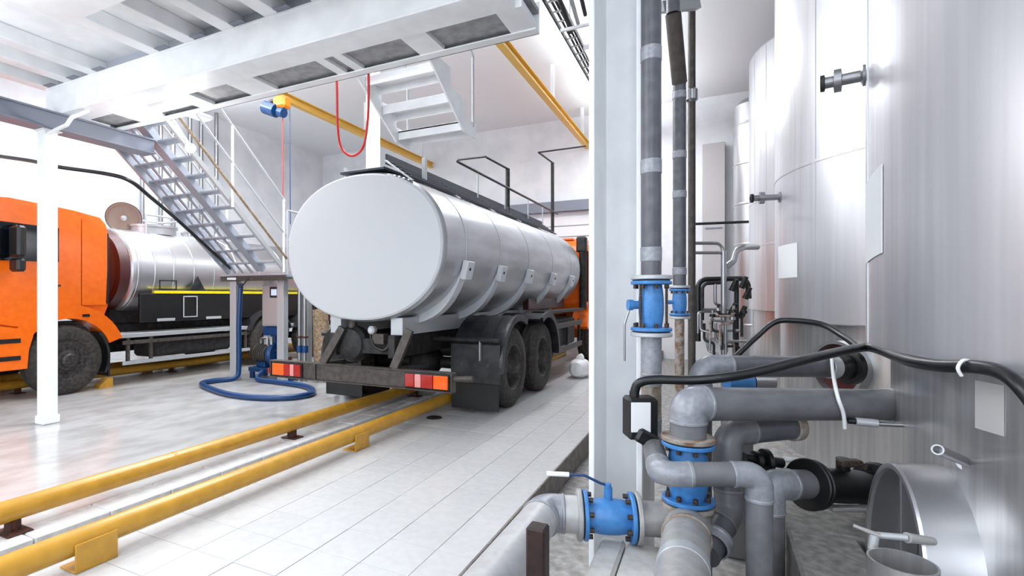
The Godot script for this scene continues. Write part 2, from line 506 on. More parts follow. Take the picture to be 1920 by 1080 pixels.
func build_floor() -> void:
	var fl := structure(mb().span(Vector3(-13.4, -0.5, 5.4), Vector3(-3.94, 0.0, -15.6), 0), "floor", M.epoxy)
	part(mb().span(Vector3(-3.94, -0.5, 5.4), Vector3(-3.24, -0.13, -15.6), 0), "channel_bed", M.pit, fl)
	part(mb().span(Vector3(-3.24, -0.5, 5.4), Vector3(-1.2, -0.008, -15.6), 0), "tile_bed", M.grout, fl)
	part(mb().span(Vector3(-1.2, -0.5, 5.4), Vector3(6.4, -0.22, -15.6), 0), "tank_pit_bed", M.pit, fl)
	# kerb stones along the drain channel
	var z := 1.0
	var i := 0
	while z > -13.5:
		part(mb().span(Vector3(-3.938, -0.125, z), Vector3(-3.70, 0.004, z - 0.444), 0.008), "kerb_stone", M.kerb, fl)
		z -= 0.45; i += 1
	part(mb().span(Vector3(-3.938, -0.125, 5.4), Vector3(-3.70, 0.004, 1.0), 0.008), "kerb_strip", M.kerb, fl)
	# floor tiles, 315 mm pitch
	var rng := RandomNumberGenerator.new(); rng.seed = 7
	var xs := [-3.24, -3.012, -2.697, -2.382, -2.067, -1.752, -1.437, -1.2]
	var far := mb()
	for r in 47:
		var z0 := -1.093 - r * 0.315
		for c in 7:
			var x0: float = xs[c] + 0.002
			var x1: float = xs[c + 1] - 0.002
			var lift := rng.randf_range(-0.0008, 0.0008)
			var k := rng.randi() % 5
			if z0 < -14.0:
				far.span(Vector3(x0, -0.008, z0 - 0.002), Vector3(x1, lift, z0 - 0.313), 0.0015)
			else:
				part(mb().span(Vector3(x0, -0.012, z0 - 0.002), Vector3(x1, lift, z0 - 0.313), 0.0015), "tile", M.tiles[k], fl)
	for r in 20:
		var z0 := 5.2 - r * 0.315
		for c in 7: far.span(Vector3(xs[c] + 0.003, -0.008, z0 - 0.003), Vector3(xs[c + 1] - 0.003, 0.0, z0 - 0.312), 0.0015)
	var f := part(far, "far_tiles", M.tiles[2], fl)
	f.set_meta("kind", "stuff")
	structure(mb().span(Vector3(-1.2, -0.22, 5.0), Vector3(-1.185, 0.004, -15.2), 0.002), "trim_2", M.edge)
	# wheel guide rails
	for a in [[-3.10, "nearer yellow tube rail guiding lorry wheels beside the tiled floor"], [-3.92, "farther yellow tube rail guiding lorry wheels beside the column"], [-9.42, "dim yellow tube rail under the orange lorry, nearer of the pair"], [-10.24, "dim yellow tube rail under the orange lorry, farther of the pair"]]:
		var t := thing("guide_rail", Vector3(a[0], 0, -6), a[1], "rail", "yellow guide rails")
		part(mb().cyl(Vector3(a[0], 0.14, 0.6), Vector3(a[0], 0.14, -12.0), 0.068, -1, 28), "tube", M.yellow, t)
		for jz in [-4.9, -2.75, -5.6]:
			part(mb().lathe(Vector3(a[0], 0.14, jz), Vector3.FORWARD, [[0.0685, 0], [0.0705, 0.006], [0.0705, 0.018], [0.0685, 0.024]], 28), "weld_seam", M.yellow, t)
		for zb in [-1.68, -4.1, -6.6, -9.0]:
			var s := 1.0 if a[0] > -3.5 or a[0] < -10 else 0.35
			var br := mb()
			if s == 1.0:
				br.span(Vector3(a[0] + 0.072, 0.0, zb + 0.11), Vector3(a[0] + 0.084, 0.155, zb - 0.11), 0.003)
				br.span(Vector3(a[0] - 0.07, 0.0, zb + 0.11), Vector3(a[0] + 0.084, 0.012, zb - 0.11), 0.003)
			else:
				br.span(Vector3(a[0] - 0.04, 0.004, zb + 0.03), Vector3(a[0] + 0.04, 0.085, zb - 0.03), 0.003)
				br.span(Vector3(a[0] - 0.09, 0.004, zb + 0.07), Vector3(a[0] + 0.10, 0.014, zb - 0.07), 0.003)
			part(br, "foot_bracket", M.yellow if s == 1.0 else M.rust, t)
	one(mb().prism(PackedVector2Array([Vector2(-0.11, 0), Vector2(0.11, 0), Vector2(0.09, 0.05), Vector2(-0.04, 0.15), Vector2(-0.11, 0.15)]), Transform3D(Basis(Vector3(0, 0, 1), Vector3.UP, Vector3(-1, 0, 0)), Vector3(-8.83, 0, -5.0)), 0.16), "wheel_chock", M.yellow, "yellow wedge chock behind the orange lorry's front wheel", "chock")
	one(mb().lathe(Vector3(-3.02, 0.002, -5.55), Vector3.UP, [[0, 0.006], [0.09, 0.006], [0.1, 0], [0, 0]], 24), "floor_drain", M.chassis, "small dark round floor drain beside the lorry bumper", "drain")

# ---------- overhead mezzanine ----------
func build_mezzanine() -> void:
	var W: Material = M.steel_white
	var t := thing("mezzanine", Vector3(-4.2, 3.4, -1.5), "white painted steel mezzanine deck overhead at upper left", "mezzanine")
	var dk := part(mb().span(Vector3(-7.2, 4.09, 2.2), Vector3(-1.3, 4.15, -3.5), 0.004), "deck_plate", W, t)
	dk.name = "deck_plate"
	var jx := [-7.1, -6.62, -6.13, -5.06, -4.53, -4.0, -3.46, -2.92, -2.38, -1.84, -1.38]
	for x in jx:
		# box joist
		var j := mb()
		j.span(Vector3(x - 0.08, 3.945, 2.2), Vector3(x + 0.08, 4.09, -3.5), 0.006)
		part(j, "joist", W, t)
	for zb in [-3.5]:
		var b := mb()
		b.span(Vector3(-7.1, 3.6, zb + 0.14), Vector3(-1.3, 3.625, zb - 0.14), 0.003)
		b.span(Vector3(-7.1, 3.92, zb + 0.14), Vector3(-1.3, 3.945, zb - 0.14), 0.003)
		b.span(Vector3(-7.1, 3.62, zb + 0.13), Vector3(-1.3, 3.93, zb - 0.12), 0.003)
		part(b, "main_beam", W, t)
	# lower soffit box over the front right bay
	part(mb().span(Vector3(-4.5, 3.6, 2.2), Vector3(-1.3, 3.66, -2.29), 0.006), "soffit_panel", W, t)
	part(mb().span(Vector3(-4.5, 3.66, 2.2), Vector3(-4.46, 3.944, -2.29), 0.003), "soffit_side", W, t)
	part(mb().span(Vector3(-4.46, 3.66, -2.25), Vector3(-1.3, 3.944, -2.29), 0.003), "soffit_side", W, t)
	# walkway beyond the main beam: edge channel, cross ribs, grey plates
	var e := mb()
	e.span(Vector3(-7.1, 3.6, -3.98), Vector3(-1.25, 3.612, -4.08), 0.002)
	e.span(Vector3(-7.1, 3.6, -4.068), Vector3(-1.25, 3.86, -4.08), 0.002)
	part(e, "edge_channel", W, t)
	var gaps := [[-7.1, -6.83], [-6.26, -5.81], [-5.18, -4.95], [-4.37, -4.01], [-3.22, -3.12], [-3.02, -2.92], [-2.31, -2.07], [-1.46, -1.25]]
	for g in gaps:
		part(mb().span(Vector3(g[0], 3.61, -3.64), Vector3(g[1], 3.67, -4.0), 0.003), "cross_rib", W, t)
	for g in 7:
		part(mb().span(Vector3(gaps[g][1] - 0.03, 3.645, -3.6), Vector3(gaps[g + 1][0] + 0.03, 3.66, -4.06), 0.002), "floor_plate", M.deck_grey, t)
	part(mb().span(Vector3(-7.1, 3.76, -3.64), Vector3(-1.25, 3.80, -4.06), 0.002), "walkway_slab", M.deck_grey, t)
	for k in 10:
		part(mb().span(Vector3(jx[k] + 0.081, 3.945, -3.46), Vector3(jx[k + 1] - 0.081, 4.09, -3.47), 0.001), "closure_plate", M.beam_light, t)
	# small bearing plates where the joists meet the main beam
	for k in 10:
		var x: float = jx[k] + 0.081
		part(mb().span(Vector3(x, 3.946, -3.30), Vector3(x + 0.16, 3.953, -3.36), 0.001), "bearing_plate", M.beam_grey, t)
	# grey bearer on the left and its white column
	var gb := mb()
	gb.span(Vector3(-7.0, 3.40, 3.0), Vector3(-6.74, 3.42, -4.5), 0.002)
	gb.span(Vector3(-7.0, 3.58, 3.0), Vector3(-6.74, 3.60, -4.5), 0.002)
	gb.span(Vector3(-6.79, 3.42, 3.0), Vector3(-6.77, 3.58, -4.5), 0.002)
	part(gb, "bearer_beam", M.beam_grey, t)
	var c := thing("column", Vector3(-6.87, 0, -3.3), "free-standing white square column in front of the orange cab", "column")
	part(mb().span(Vector3(-6.99, 0.0, -3.225), Vector3(-6.84, 3.40, -3.375), 0.012), "shaft", W, c)
	part(mb().span(Vector3(-7.005, 0.0, -3.21), Vector3(-6.825, 0.10, -3.39), 0.012), "foot_collar", W, c)
	part(mb().span(Vector3(-7.0, 3.385, -3.2), Vector3(-6.8, 3.399, -3.4), 0.002), "cap_plate", W, c)
	part(mb().tube(rnd([Vector3(-6.86, 3.36, -3.28), Vector3(-6.48, 3.40, -3.28), Vector3(-6.38, 3.47, -3.28), Vector3(-6.38, 3.6, -3.45)], 0.04), 0.022, 12), "brace_tube", W, c)
	# rear support column of the hall behind the big tank lorry
	var hc := thing("column", Vector3(-5.4, 0, -7.65), "white steel post rising behind the silver tank to the ceiling", "column")
	part(mb().span(Vector3(-5.48, 0, -7.55), Vector3(-5.46, 6.7, -7.75), 0.002), "flange_plate", W, hc)
	part(mb().span(Vector3(-5.34, 0, -7.55), Vector3(-5.32, 6.7, -7.75), 0.002), "flange_plate", W, hc)
	part(mb().span(Vector3(-5.46, 0, -7.645), Vector3(-5.34, 6.7, -7.655), 0), "web", W, hc)

# ---------- lorries ----------
func wheel(t: Node, x_out: float, side: float, y: float, z: float, r: float, w: float, dish: float, called := "wheel") -> void:
	# side = +1: outer face looks to +X
	var o := Vector3(x_out - side * w, y, z)
	var ax := Vector3(side, 0, 0)
	var ty := mb().lathe(o, ax, [[r * 0.55, 0.0], [r * 0.62, 0.0], [r * 0.90, 0.01], [r * 0.985, w * 0.16], [r, w * 0.22], [r, w * 0.78], [r * 0.985, w * 0.84], [r * 0.90, w - 0.01], [r * 0.62, w], [r * 0.56, w - 0.02], [r * 0.55, w * 0.5]], 44, true)
	var wh := part(ty, called, M.rubber, t)
	for k in 3:
		part(mb().lathe(o + ax * (w * (0.3 + 0.2 * k)), ax, [[r + 0.001, -0.018], [r + 0.007, -0.012], [r + 0.007, 0.012], [r + 0.001, 0.018]], 44), "tread_rib", M.rubber, wh)
	part(mb().lathe(o, ax, [[r * 0.30, w - dish], [r * 0.44, w - dish + 0.005], [r * 0.50, w - dish * 0.6], [r * 0.53, w - 0.03], [r * 0.56, w - 0.012], [r * 0.575, w - 0.012]], 40, true), "rim", M.rim, wh)
	part(mb().lathe(o, ax, [[r * 0.31, w - dish - 0.005], [r * 0.29, w - dish + 0.03], [r * 0.22, w - dish + 0.04], [r * 0.20, w - dish + 0.09], [r * 0.15, w - dish + 0.11], [0, w - dish + 0.11]], 28), "hub", M.rim, wh)
	for k in 10:
		var a := TAU * k / 10.0
		var p := o + ax * (w - dish + 0.005) + Vector3(0, cos(a), sin(a)) * r * 0.37
		part(mb().cyl(p, p + ax * 0.03, 0.014, -1, 6), "wheel_nut", M.rim, wh)

func arc_band(cz: float, cy: float, r0: float, r1: float, a0: float, a1: float, x0: float, x1: float, k := 18) -> MB:
	var poly := PackedVector2Array()
	for i in k + 1:
		var a := deg_to_rad(lerpf(a0, a1, float(i) / k))
		poly.append(Vector2(cz + cos(a) * r1, cy + sin(a) * r1))
	for i in k + 1:
		var a := deg_to_rad(lerpf(a1, a0, float(i) / k))
		poly.append(Vector2(cz + cos(a) * r0, cy + sin(a) * r0))
	return mb().prism(poly, Transform3D(Basis(Vector3(0, 0, 1), Vector3.UP, Vector3(1, 0, 0)), Vector3((x0 + x1) * 0.5, 0, 0)), absf(x1 - x0))

# panel cut in the side plane: outline in (z, y), thickness along X
func side_panel(poly: Array, x: float, th: float) -> MB:
	var p := PackedVector2Array()
	for q in poly: p.append(Vector2(q[0], q[1]))
	return mb().prism(p, Transform3D(Basis(Vector3(0, 0, 1), Vector3.UP, Vector3(1, 0, 0)), Vector3(x, 0, 0)), th)

# cab-over-engine cab: cx centre line, zr rear wall, d = +1 when it faces +Z, s = +1 when its +X side is the one in view
func cab(t: Node, cx: float, zr: float, d: float) -> void:
	var f := func(p: Array) -> Array:
		var o := []
		for q in p: o.append([zr + d * q[0], q[1]])
		return o
	var outline := [[0.06, 1.16], [0.0, 1.32], [0.0, 2.50], [0.03, 2.62], [0.12, 2.72], [0.5, 2.78], [1.3, 2.84], [1.75, 2.80], [1.9, 2.68], [2.14, 1.95], [2.2, 1.3], [2.18, 0.62], [2.1, 0.45], [1.15, 0.45], [1.10, 0.75], [1.02, 1.0], [0.85, 1.16]]
	var body := part(side_panel(f.call(outline), cx, 2.36), "cab_body", M.orange, t)
	for s in [1.0, -1.0]:
		var xs: float = cx + s * 1.18
		# rear quarter panel, door and lower step panel are separate sheets with gaps between them
		part(side_panel(f.call([[0.05, 1.34], [0.03, 1.9], [0.03, 2.48], [0.10, 2.62], [0.40, 2.66], [0.40, 1.34]]), xs + s * 0.02, 0.04), "rear_quarter_panel", M.orange, body)
		var dp := part(side_panel(f.call([[0.415, 1.34], [0.415, 2.69], [1.62, 2.72], [1.72, 2.62], [1.92, 1.98], [1.96, 1.20], [1.05, 1.02], [0.93, 1.20], [0.75, 1.34]]), xs + s * 0.022, 0.044), "door_panel", M.orange, body)
		part(side_panel(f.call([[0.72, 1.98], [0.72, 2.48], [1.55, 2.50], [1.75, 2.02], [1.70, 1.96]]), xs + s * 0.046, 0.012), "door_window", M.glass_dark, body)
		part(side_panel(f.call([[0.70, 1.62], [0.70, 1.645], [0.90, 1.645], [0.90, 1.62]]), xs + s * 0.052, 0.02), "door_handle", M.black, body)
		part(side_panel(f.call([[1.12, 0.46], [1.10, 0.72], [1.03, 0.98], [1.08, 1.0], [1.96, 1.17], [2.15, 1.15], [2.12, 0.46]]), xs + s * 0.03, 0.06), "step_panel", M.orange, body)
		for y in [0.62, 0.86]:
			part(side_panel(f.call([[1.2, y - 0.03], [1.2, y + 0.03], [1.5, y + 0.03], [1.5, y - 0.03]]), xs + s * 0.055, 0.03), "step_slot", M.black, body)
		# wheel arch wing
		part(arc_band(zr + d * 0.58, 0.52, 0.62, 0.83, 28 if d > 0 else 20, 160 if d > 0 else 152, xs - s * 0.3, xs + s * 0.05), "wheel_wing", M.orange, body)
		part(side_panel(f.call([[0.30, 1.16], [0.30, 1.20], [0.40, 1.20], [0.40, 1.16]]), xs + s * 0.055, 0.02), "side_marker", M.black, body)
		# ribbed rear corner
		part(mb().cyl(Vector3(xs + s * 0.01, 1.36, zr + d * 0.012), Vector3(xs + s * 0.01, 2.48, zr + d * 0.012), 0.02, -1, 10), "rear_corner_seal", M.black, body)
		# mirror
		var mz := zr + d * 1.32
		var arm := part(mb().tube(rnd([Vector3(xs + s * 0.03, 2.45, mz - d * 0.05), Vector3(xs + s * 0.24, 2.44, mz), Vector3(xs + s * 0.24, 1.92, mz), Vector3(xs + s * 0.03, 1.9, mz - d * 0.05)], 0.05), 0.014, 8), "mirror_arm", M.black, body)
		part(mb().box(Vector3(xs + s * 0.26, 2.22, mz), Vector3(0.26, 0.42, 0.11), Basis(), 0.03), "mirror", M.black, body)
		part(mb().box(Vector3(xs + s * 0.26, 1.90, mz), Vector3(0.24, 0.18, 0.11), Basis(), 0.03), "mirror", M.black, body)
	# front: windscreen, grille, bumper, lamps
	var wb := Basis(Vector3.RIGHT, atan2(0.24, 0.73) * -d)
	part(mb().box(Vector3(cx, 2.32, zr + d * 2.03), Vector3(2.1, 0.68, 0.03), wb, 0.01), "windscreen", M.glass_dark, body)
	part(mb().box(Vector3(cx, 1.45, zr + d * 2.2), Vector3(1.5, 0.6, 0.04), Basis(), 0.01), "grille", M.black, body)
	part(mb().box(Vector3(cx, 0.68, zr + d * 2.2), Vector3(2.44, 0.42, 0.14), Basis(), 0.04), "front_bumper", M.orange, body)
	part(mb().box(Vector3(cx, 2.83, zr + d * 0.95), Vector3(1.5, 0.05, 0.8), Basis(), 0.02), "roof_hatch", M.orange, body)
	part(mb().lathe(Vector3(cx + 0.55, 2.83, zr + d * 1.45), Vector3.UP, [[0.07, 0], [0.07, 0.02], [0.05, 0.05], [0.045, 0.1], [0, 0.12]], 16, true), "roof_beacon", M.amber_lens, body)

func build_tank_lorry() -> void:
	var X0 := -3.68
	var zr := -4.93
	var t := thing("tank_lorry", Vector3(X0, 0, -9.0), "silver tank lorry seen from behind with blank pale round end", "lorry")
	# tank barrel
	var cy := 2.05
	var body := part(mb().hull(X0, cy, [[-4.965, 1.105, 0.853], [-5.0, 1.125, 0.872], [-11.28, 1.125, 0.872], [-11.36, 1.09, 0.84], [-11.46, 0.9, 0.69], [-11.52, 0.0, 0.0]], 2.15, 88), "tank_barrel", M.tank_skin, t)
	part(mb().hull(X0, cy, [[-4.985, 1.108, 0.856], [-4.94, 1.10, 0.85], [-4.925, 1.075, 0.83], [-4.915, 0.6, 0.46], [-4.912, 0.0, 0.0]], 2.15, 88), "tank_end", M.tank_end, body)
	for zb in [-5.5, -6.6, -7.8, -9.15, -10.5]:
		part(mb().hull(X0, cy, [[zb + 0.022, 1.124, 0.871], [zb + 0.018, 1.131, 0.878], [zb - 0.018, 1.131, 0.878], [zb - 0.022, 1.124, 0.871]], 2.15, 88), "band", M.lightsteel, body)
		# saddle: curved strap from the frame up both flanks
		for s in [1.0, -1.0]:
			var pts_out := []
			var poly := PackedVector2Array()
			var kk := 14
			for i in kk + 1:
				var a := deg_to_rad(lerpf(-18.0, -72.0, float(i) / kk))
				poly.append(Vector2(s * cos(a) * 1.137, cy + sin(a) * 0.884))
			for i in kk + 1:
				var u := float(kk - i) / kk
				var a := deg_to_rad(lerpf(-18.0, -72.0, u))
				var q := 0.02 + 0.10 * sin(PI * u) * u + 0.05 * u
				poly.append(Vector2(s * cos(a) * (1.137 + q), cy + sin(a) * (0.884 + q)))
			part(mb().prism(poly, Transform3D(Basis(), Vector3(X0, 0, zb)), 0.15), "saddle_strap", M.bracket, t)
			part(mb().box(Vector3(X0 + s * 1.128, cy - 0.27, zb), Vector3(0.075, 0.22, 0.19), Basis(Vector3(0, 0, 1), s * -0.22), 0.008), "clamp_pad", M.bracket, t)
			part(mb().cyl(Vector3(X0 + s * 1.12, cy - 0.25, zb + 0.02), Vector3(X0 + s * 1.178, cy - 0.262, zb + 0.02), 0.018, -1, 10), "clamp_bolt", M.bolt, t)
	# cradle sills under the barrel
	for s in [1.0, -1.0]:
		part(mb().bar(Vector3(X0 + s * 0.44, 1.13, -5.05), Vector3(X0 + s * 0.44, 1.13, -11.2), 0.16, 0.20), "cradle_sill", M.lightsteel, t)
		part(mb().bar(Vector3(X0 + s * 0.42, 0.90, -4.97), Vector3(X0 + s * 0.42, 0.90, -13.2), 0.09, 0.26), "chassis_rail", M.chassis, t)
	for z in [-5.1, -6.0, -7.26, -8.6, -10.0]:
		part(mb().span(Vector3(X0 - 0.40, 0.80, z - 0.05), Vector3(X0 + 0.40, 0.98, z + 0.05)), "cross_member", M.chassis, t)
	# dark reservoir, hoses and coupling between the struts
	part(mb().cyl(Vector3(X0 - 0.62, 0.86, -5.24), Vector3(X0 - 0.62, 0.86, -5.9), 0.19, -1, 24), "air_reservoir", M.chassis, t)
	part(mb().lathe(Vector3(X0 - 0.22, 0.90, -5.08), Vector3.BACK, [[0.22, -0.1], [0.22, 0], [0.18, 0.05], [0.08, 0.07], [0, 0.07]], 24), "outlet_housing", M.chassis, t)
	part(mb().cyl(Vector3(X0 - 0.22, 1.06, -5.1), Vector3(X0 - 0.22, 1.24, -5.1), 0.05, -1, 14), "outlet_neck", M.bumper, t)
	part(mb().tube(spline([Vector3(X0 + 0.1, 1.02, -5.02), Vector3(X0 + 0.18, 0.9, -4.98), Vector3(X0 + 0.32, 0.86, -4.99), Vector3(X0 + 0.40, 0.98, -5.02)]), 0.02, 8), "air_hose", M.black, t)
	part(mb().box(Vector3(X0 + 0.22, 0.98, -5.04), Vector3(0.16, 0.12, 0.1)), "valve_block", M.bumper, t)
	part(mb().lathe(Vector3(X0 + 0.12, 1.08, -5.0), Vector3.BACK, [[0.05, -0.05], [0.05, 0], [0.03, 0.02], [0, 0.02]], 14), "socket", M.lightsteel, t)
	# rear under-run bumper: channel with lips, lamps let into its ends
	var bz := -4.87
	var bu := mb()
	bu.span(Vector3(-5.03, 0.47, bz - 0.02), Vector3(-2.44, 0.655, bz - 0.03), 0.002)
	bu.span(Vector3(-5.03, 0.655, bz), Vector3(-2.44, 0.668, bz - 0.10), 0.003)
	bu.span(Vector3(-5.03, 0.455, bz), Vector3(-2.44, 0.468, bz - 0.10), 0.003)
	for x in [-5.03, -4.30, -2.455]: bu.span(Vector3(x, 0.46, bz), Vector3(x + 0.014, 0.66, bz - 0.10), 0.002)
	var bp := part(bu, "rear_bumper", M.bumper, t)
	for L in [[-4.985, 0.49, false], [-3.02, 0.55, true]]:
		var x: float = L[0]
		var w: float = L[1]
		var lm := part(mb().span(Vector3(x, 0.478, bz - 0.015), Vector3(x + w, 0.645, bz + 0.006), 0.006), "tail_lamp", M.black, t)
		var seg := [[0.0, 0.42, M.amber_lens], [0.43, 0.62, M.red_lens], [0.63, 0.76, M.clear_lens], [0.77, 1.0, M.red_lens]] if not L[2] else [[0.0, 0.22, M.red_lens], [0.23, 0.38, M.clear_lens], [0.39, 0.66, M.red_lens], [0.67, 1.0, M.amber_lens]]
		for g in seg:
			part(mb().span(Vector3(x + 0.012 + (w - 0.024) * g[0], 0.49, bz), Vector3(x + 0.012 + (w - 0.024) * g[1], 0.633, bz + 0.02), 0.006), "lens", g[2], lm)
	part(mb().cyl(Vector3(-2.46, 0.60, bz - 0.05), Vector3(-2.22, 0.615, bz - 0.05), 0.032, -1, 16), "bumper_stub", M.bumper, t)
	part(mb().span(Vector3(-5.05, 0.50, bz - 0.04), Vector3(-5.08, 0.56, bz - 0.01)), "side_reflector", M.red_lens, t)
	for s in [[-4.22, -3.98], [-3.20, -3.04]]:
		part(mb().bar(Vector3(s[0], 0.66, bz - 0.06), Vector3(s[1], 1.1, bz - 0.14), 0.10, 0.05, 0.003, Vector3.BACK), "bumper_strut", M.bumper, t)
		part(mb().bar(Vector3(s[0] + 0.05, 0.66, bz - 0.09), Vector3(s[0] + 0.18, 0.66, bz - 0.5), 0.06, 0.05), "bumper_arm", M.chassis, t)
	# axles, wheels
	for z in [-6.58, -7.92]:
		part(mb().cyl(Vector3(X0 - 1.2, 0.535, z), Vector3(X0 + 1.2, 0.535, z), 0.085, -1, 16), "axle", M.chassis, t)
		part(mb().lathe(Vector3(X0, 0.55, z + 0.26), Vector3.FORWARD, [[0, 0], [0.12, 0.02], [0.22, 0.1], [0.25, 0.2], [0.2, 0.36], [0.1, 0.45], [0, 0.45]], 22, true), "differential", M.chassis, t)
		for s in [1.0, -1.0]:
			wheel(t, X0 + s * 1.33, s, 0.535, z, 0.535, 0.28, 0.22)
			wheel(t, X0 + s * 1.02, s, 0.535, z, 0.535, 0.28, 0.05, "inner_wheel")
	for s in [1.0, -1.0]:
		var xa: float = X0 + s * 0.70
		var xb: float = X0 + s * 1.375
		part(arc_band(-6.58, 0.55, 0.62, 0.66, -2 + 0.0, 118, xa, xb), "mudguard", M.mudguard, t)
		part(arc_band(-7.92, 0.55, 0.62, 0.66, 62, 182, xa, xb), "mudguard", M.mudguard, t)
		for z in [-6.58, -7.92]:
			part(arc_band(z, 0.55, 0.60, 0.685, (-2 if z > -7 else 62), (118 if z > -7 else 182), xb - s * 0.01, xb + s * 0.03), "mudguard_lip", M.mudguard, t)
		for k in 3:
			part(arc_band(-6.58, 0.55, 0.655, 0.672, 4, 100, xa + s * (0.14 + 0.18 * k), xa + s * (0.17 + 0.18 * k)), "pressed_rib", M.mudguard, t)
		part(mb().span(Vector3(xa, 0.39, -5.94), Vector3(xb, 0.88, -5.915), 0.006), "flap_plate", M.mudguard, t)
		part(mb().span(Vector3(xa, 0.06, -5.955), Vector3(xb - s * 0.03, 0.42, -5.94), 0.004), "mud_flap", M.black, t)
		part(mb().cyl(Vector3(X0 + s * 0.45, 0.93, -5.90), Vector3(xb, 0.93, -5.90), 0.03, -1, 12), "guard_bar", M.chassis, t)
		part(mb().bar(Vector3(xa + s * 0.42, 0.92, -5.89), Vector3(xa + s * 0.42, 0.68, -5.89), 0.05, 0.012), "flap_clip", M.lightsteel, t)
		# side guard, boxes and fuel tank ahead of the bogie
		part(mb().bar(Vector3(X0 + s * 1.22, 0.50, -8.75), Vector3(X0 + s * 1.22, 0.50, -11.0), 0.03, 0.10), "side_guard", M.bumper, t)
		part(mb().bar(Vector3(X0 + s * 1.22, 0.94, -8.75), Vector3(X0 + s * 1.22, 0.94, -11.0), 0.03, 0.10), "side_guard", M.bumper, t)
		for z in [-8.85, -9.9, -10.9]:
			part(mb().bar(Vector3(X0 + s * 1.19, 0.45, z), Vector3(X0 + s * 1.19, 1.0, z), 0.05, 0.05), "guard_post", M.chassis, t)
		part(mb().span(Vector3(X0 + s * 0.55, 0.52, -9.1), Vector3(X0 + s * 1.15, 1.06, -10.7), 0.04), "fuel_tank", M.chassis, t)
		part(mb().bar(Vector3(X0 + s * 1.1, 1.20, -8.4), Vector3(X0 + s * 1.1, 1.20, -11.2), 0.25, 0.05), "side_shelf", M.chassis, t)
		part(mb().bar(Vector3(X0 + s * 0.8, 1.34, -8.6), Vector3(X0 + s * 0.8, 1.34, -11.0), 0.10, 0.20), "hose_locker", M.maroon, t)
		wheel(t, X0 + s * 1.25, s, 0.535, -12.2, 0.535, 0.30, 0.02, "front_wheel")
	cab(t, X0, -11.72, -1.0)
	part(mb().cyl(Vector3(X0 + 1.12, 1.2, -11.58), Vector3(X0 + 1.12, 2.55, -11.58), 0.08, -1, 16), "exhaust_stack", M.chassis, t)
	part(mb().box(Vector3(X0 + 1.10, 2.62, -11.58), Vector3(0.22, 0.34, 0.18), Basis(), 0.03), "air_intake", M.chassis, t)
	# catwalk on the shoulder of the barrel
	var cz0 := -4.98
	for k in 5:
		var za := cz0 - k * 1.22
		var zb2 := za - 1.18
		for q in 5:
			var a := Vector3(-3.02 - q * 0.062, 2.80 + q * 0.045, 0)
			part(mb().bar(a + Vector3(0, 0.02, za), a + Vector3(0, 0.02, zb2), 0.042, 0.016), "catwalk_slat", M.walk, t)
		part(mb().bar(Vector3(-2.98, 2.77, za), Vector3(-3.34, 3.03, za), 0.04, 0.02), "catwalk_bracket", M.lightsteel, t)
	part(mb().bar(Vector3(-3.34, 3.05, cz0), Vector3(-3.34, 3.05, -11.05), 0.02, 0.12), "toe_board", M.walk, t)
	part(mb().span(Vector3(-3.36, 2.94, cz0), Vector3(-4.0, 2.97, -11.05), 0.004), "catwalk_floor", M.walk, t)
	part(mb().cyl(Vector3(-3.3, 3.43, -6.77), Vector3(-3.3, 3.44, -12.2), 0.022, -1, 10), "handrail", M.black, t)
	for z in [-7.5, -8.7, -10.0, -11.0]:
		part(mb().cyl(Vector3(-3.3, 2.98, z), Vector3(-3.3, 3.43, z), 0.014, -1, 8), "handrail_post", M.lightsteel, t)
	for z in [-6.3, -8.1, -9.9]:
		part(mb().lathe(Vector3(-3.68, 2.92, z), Vector3.UP, [[0.26, 0], [0.26, 0.1], [0.28, 0.1], [0.28, 0.13], [0.2, 0.17], [0, 0.18]], 24), "hatch", M.lightsteel, t)
	for q in [[Vector3(-3.36, 2.96, -9.0), 3.82, 1.05, -0.55], [Vector3(-3.36, 2.96, -12.0), 4.62, 1.1, 1.0]]:
		var o: Vector3 = q[0]
		var up := Vector3(o.x, q[1], o.z)
		var ou := Vector3(o.x, q[1] - 0.03, o.z + q[2])
		part(mb().cyl(o, up, 0.04, -1, 12), "fold_frame_post", M.chassis, t)
		part(mb().cyl(up, ou, 0.02, -1, 8), "fold_frame_arm", M.chassis, t)
		part(mb().cyl(ou, ou + Vector3(q[3], 0.03, -0.08), 0.017, -1, 8), "fold_frame_arm", M.chassis, t)
	part(mb().box(Vector3(-3.1, 3.0, -5.45), Vector3(0.05, 0.28, 0.05)), "marker_post", M.lightsteel, t)

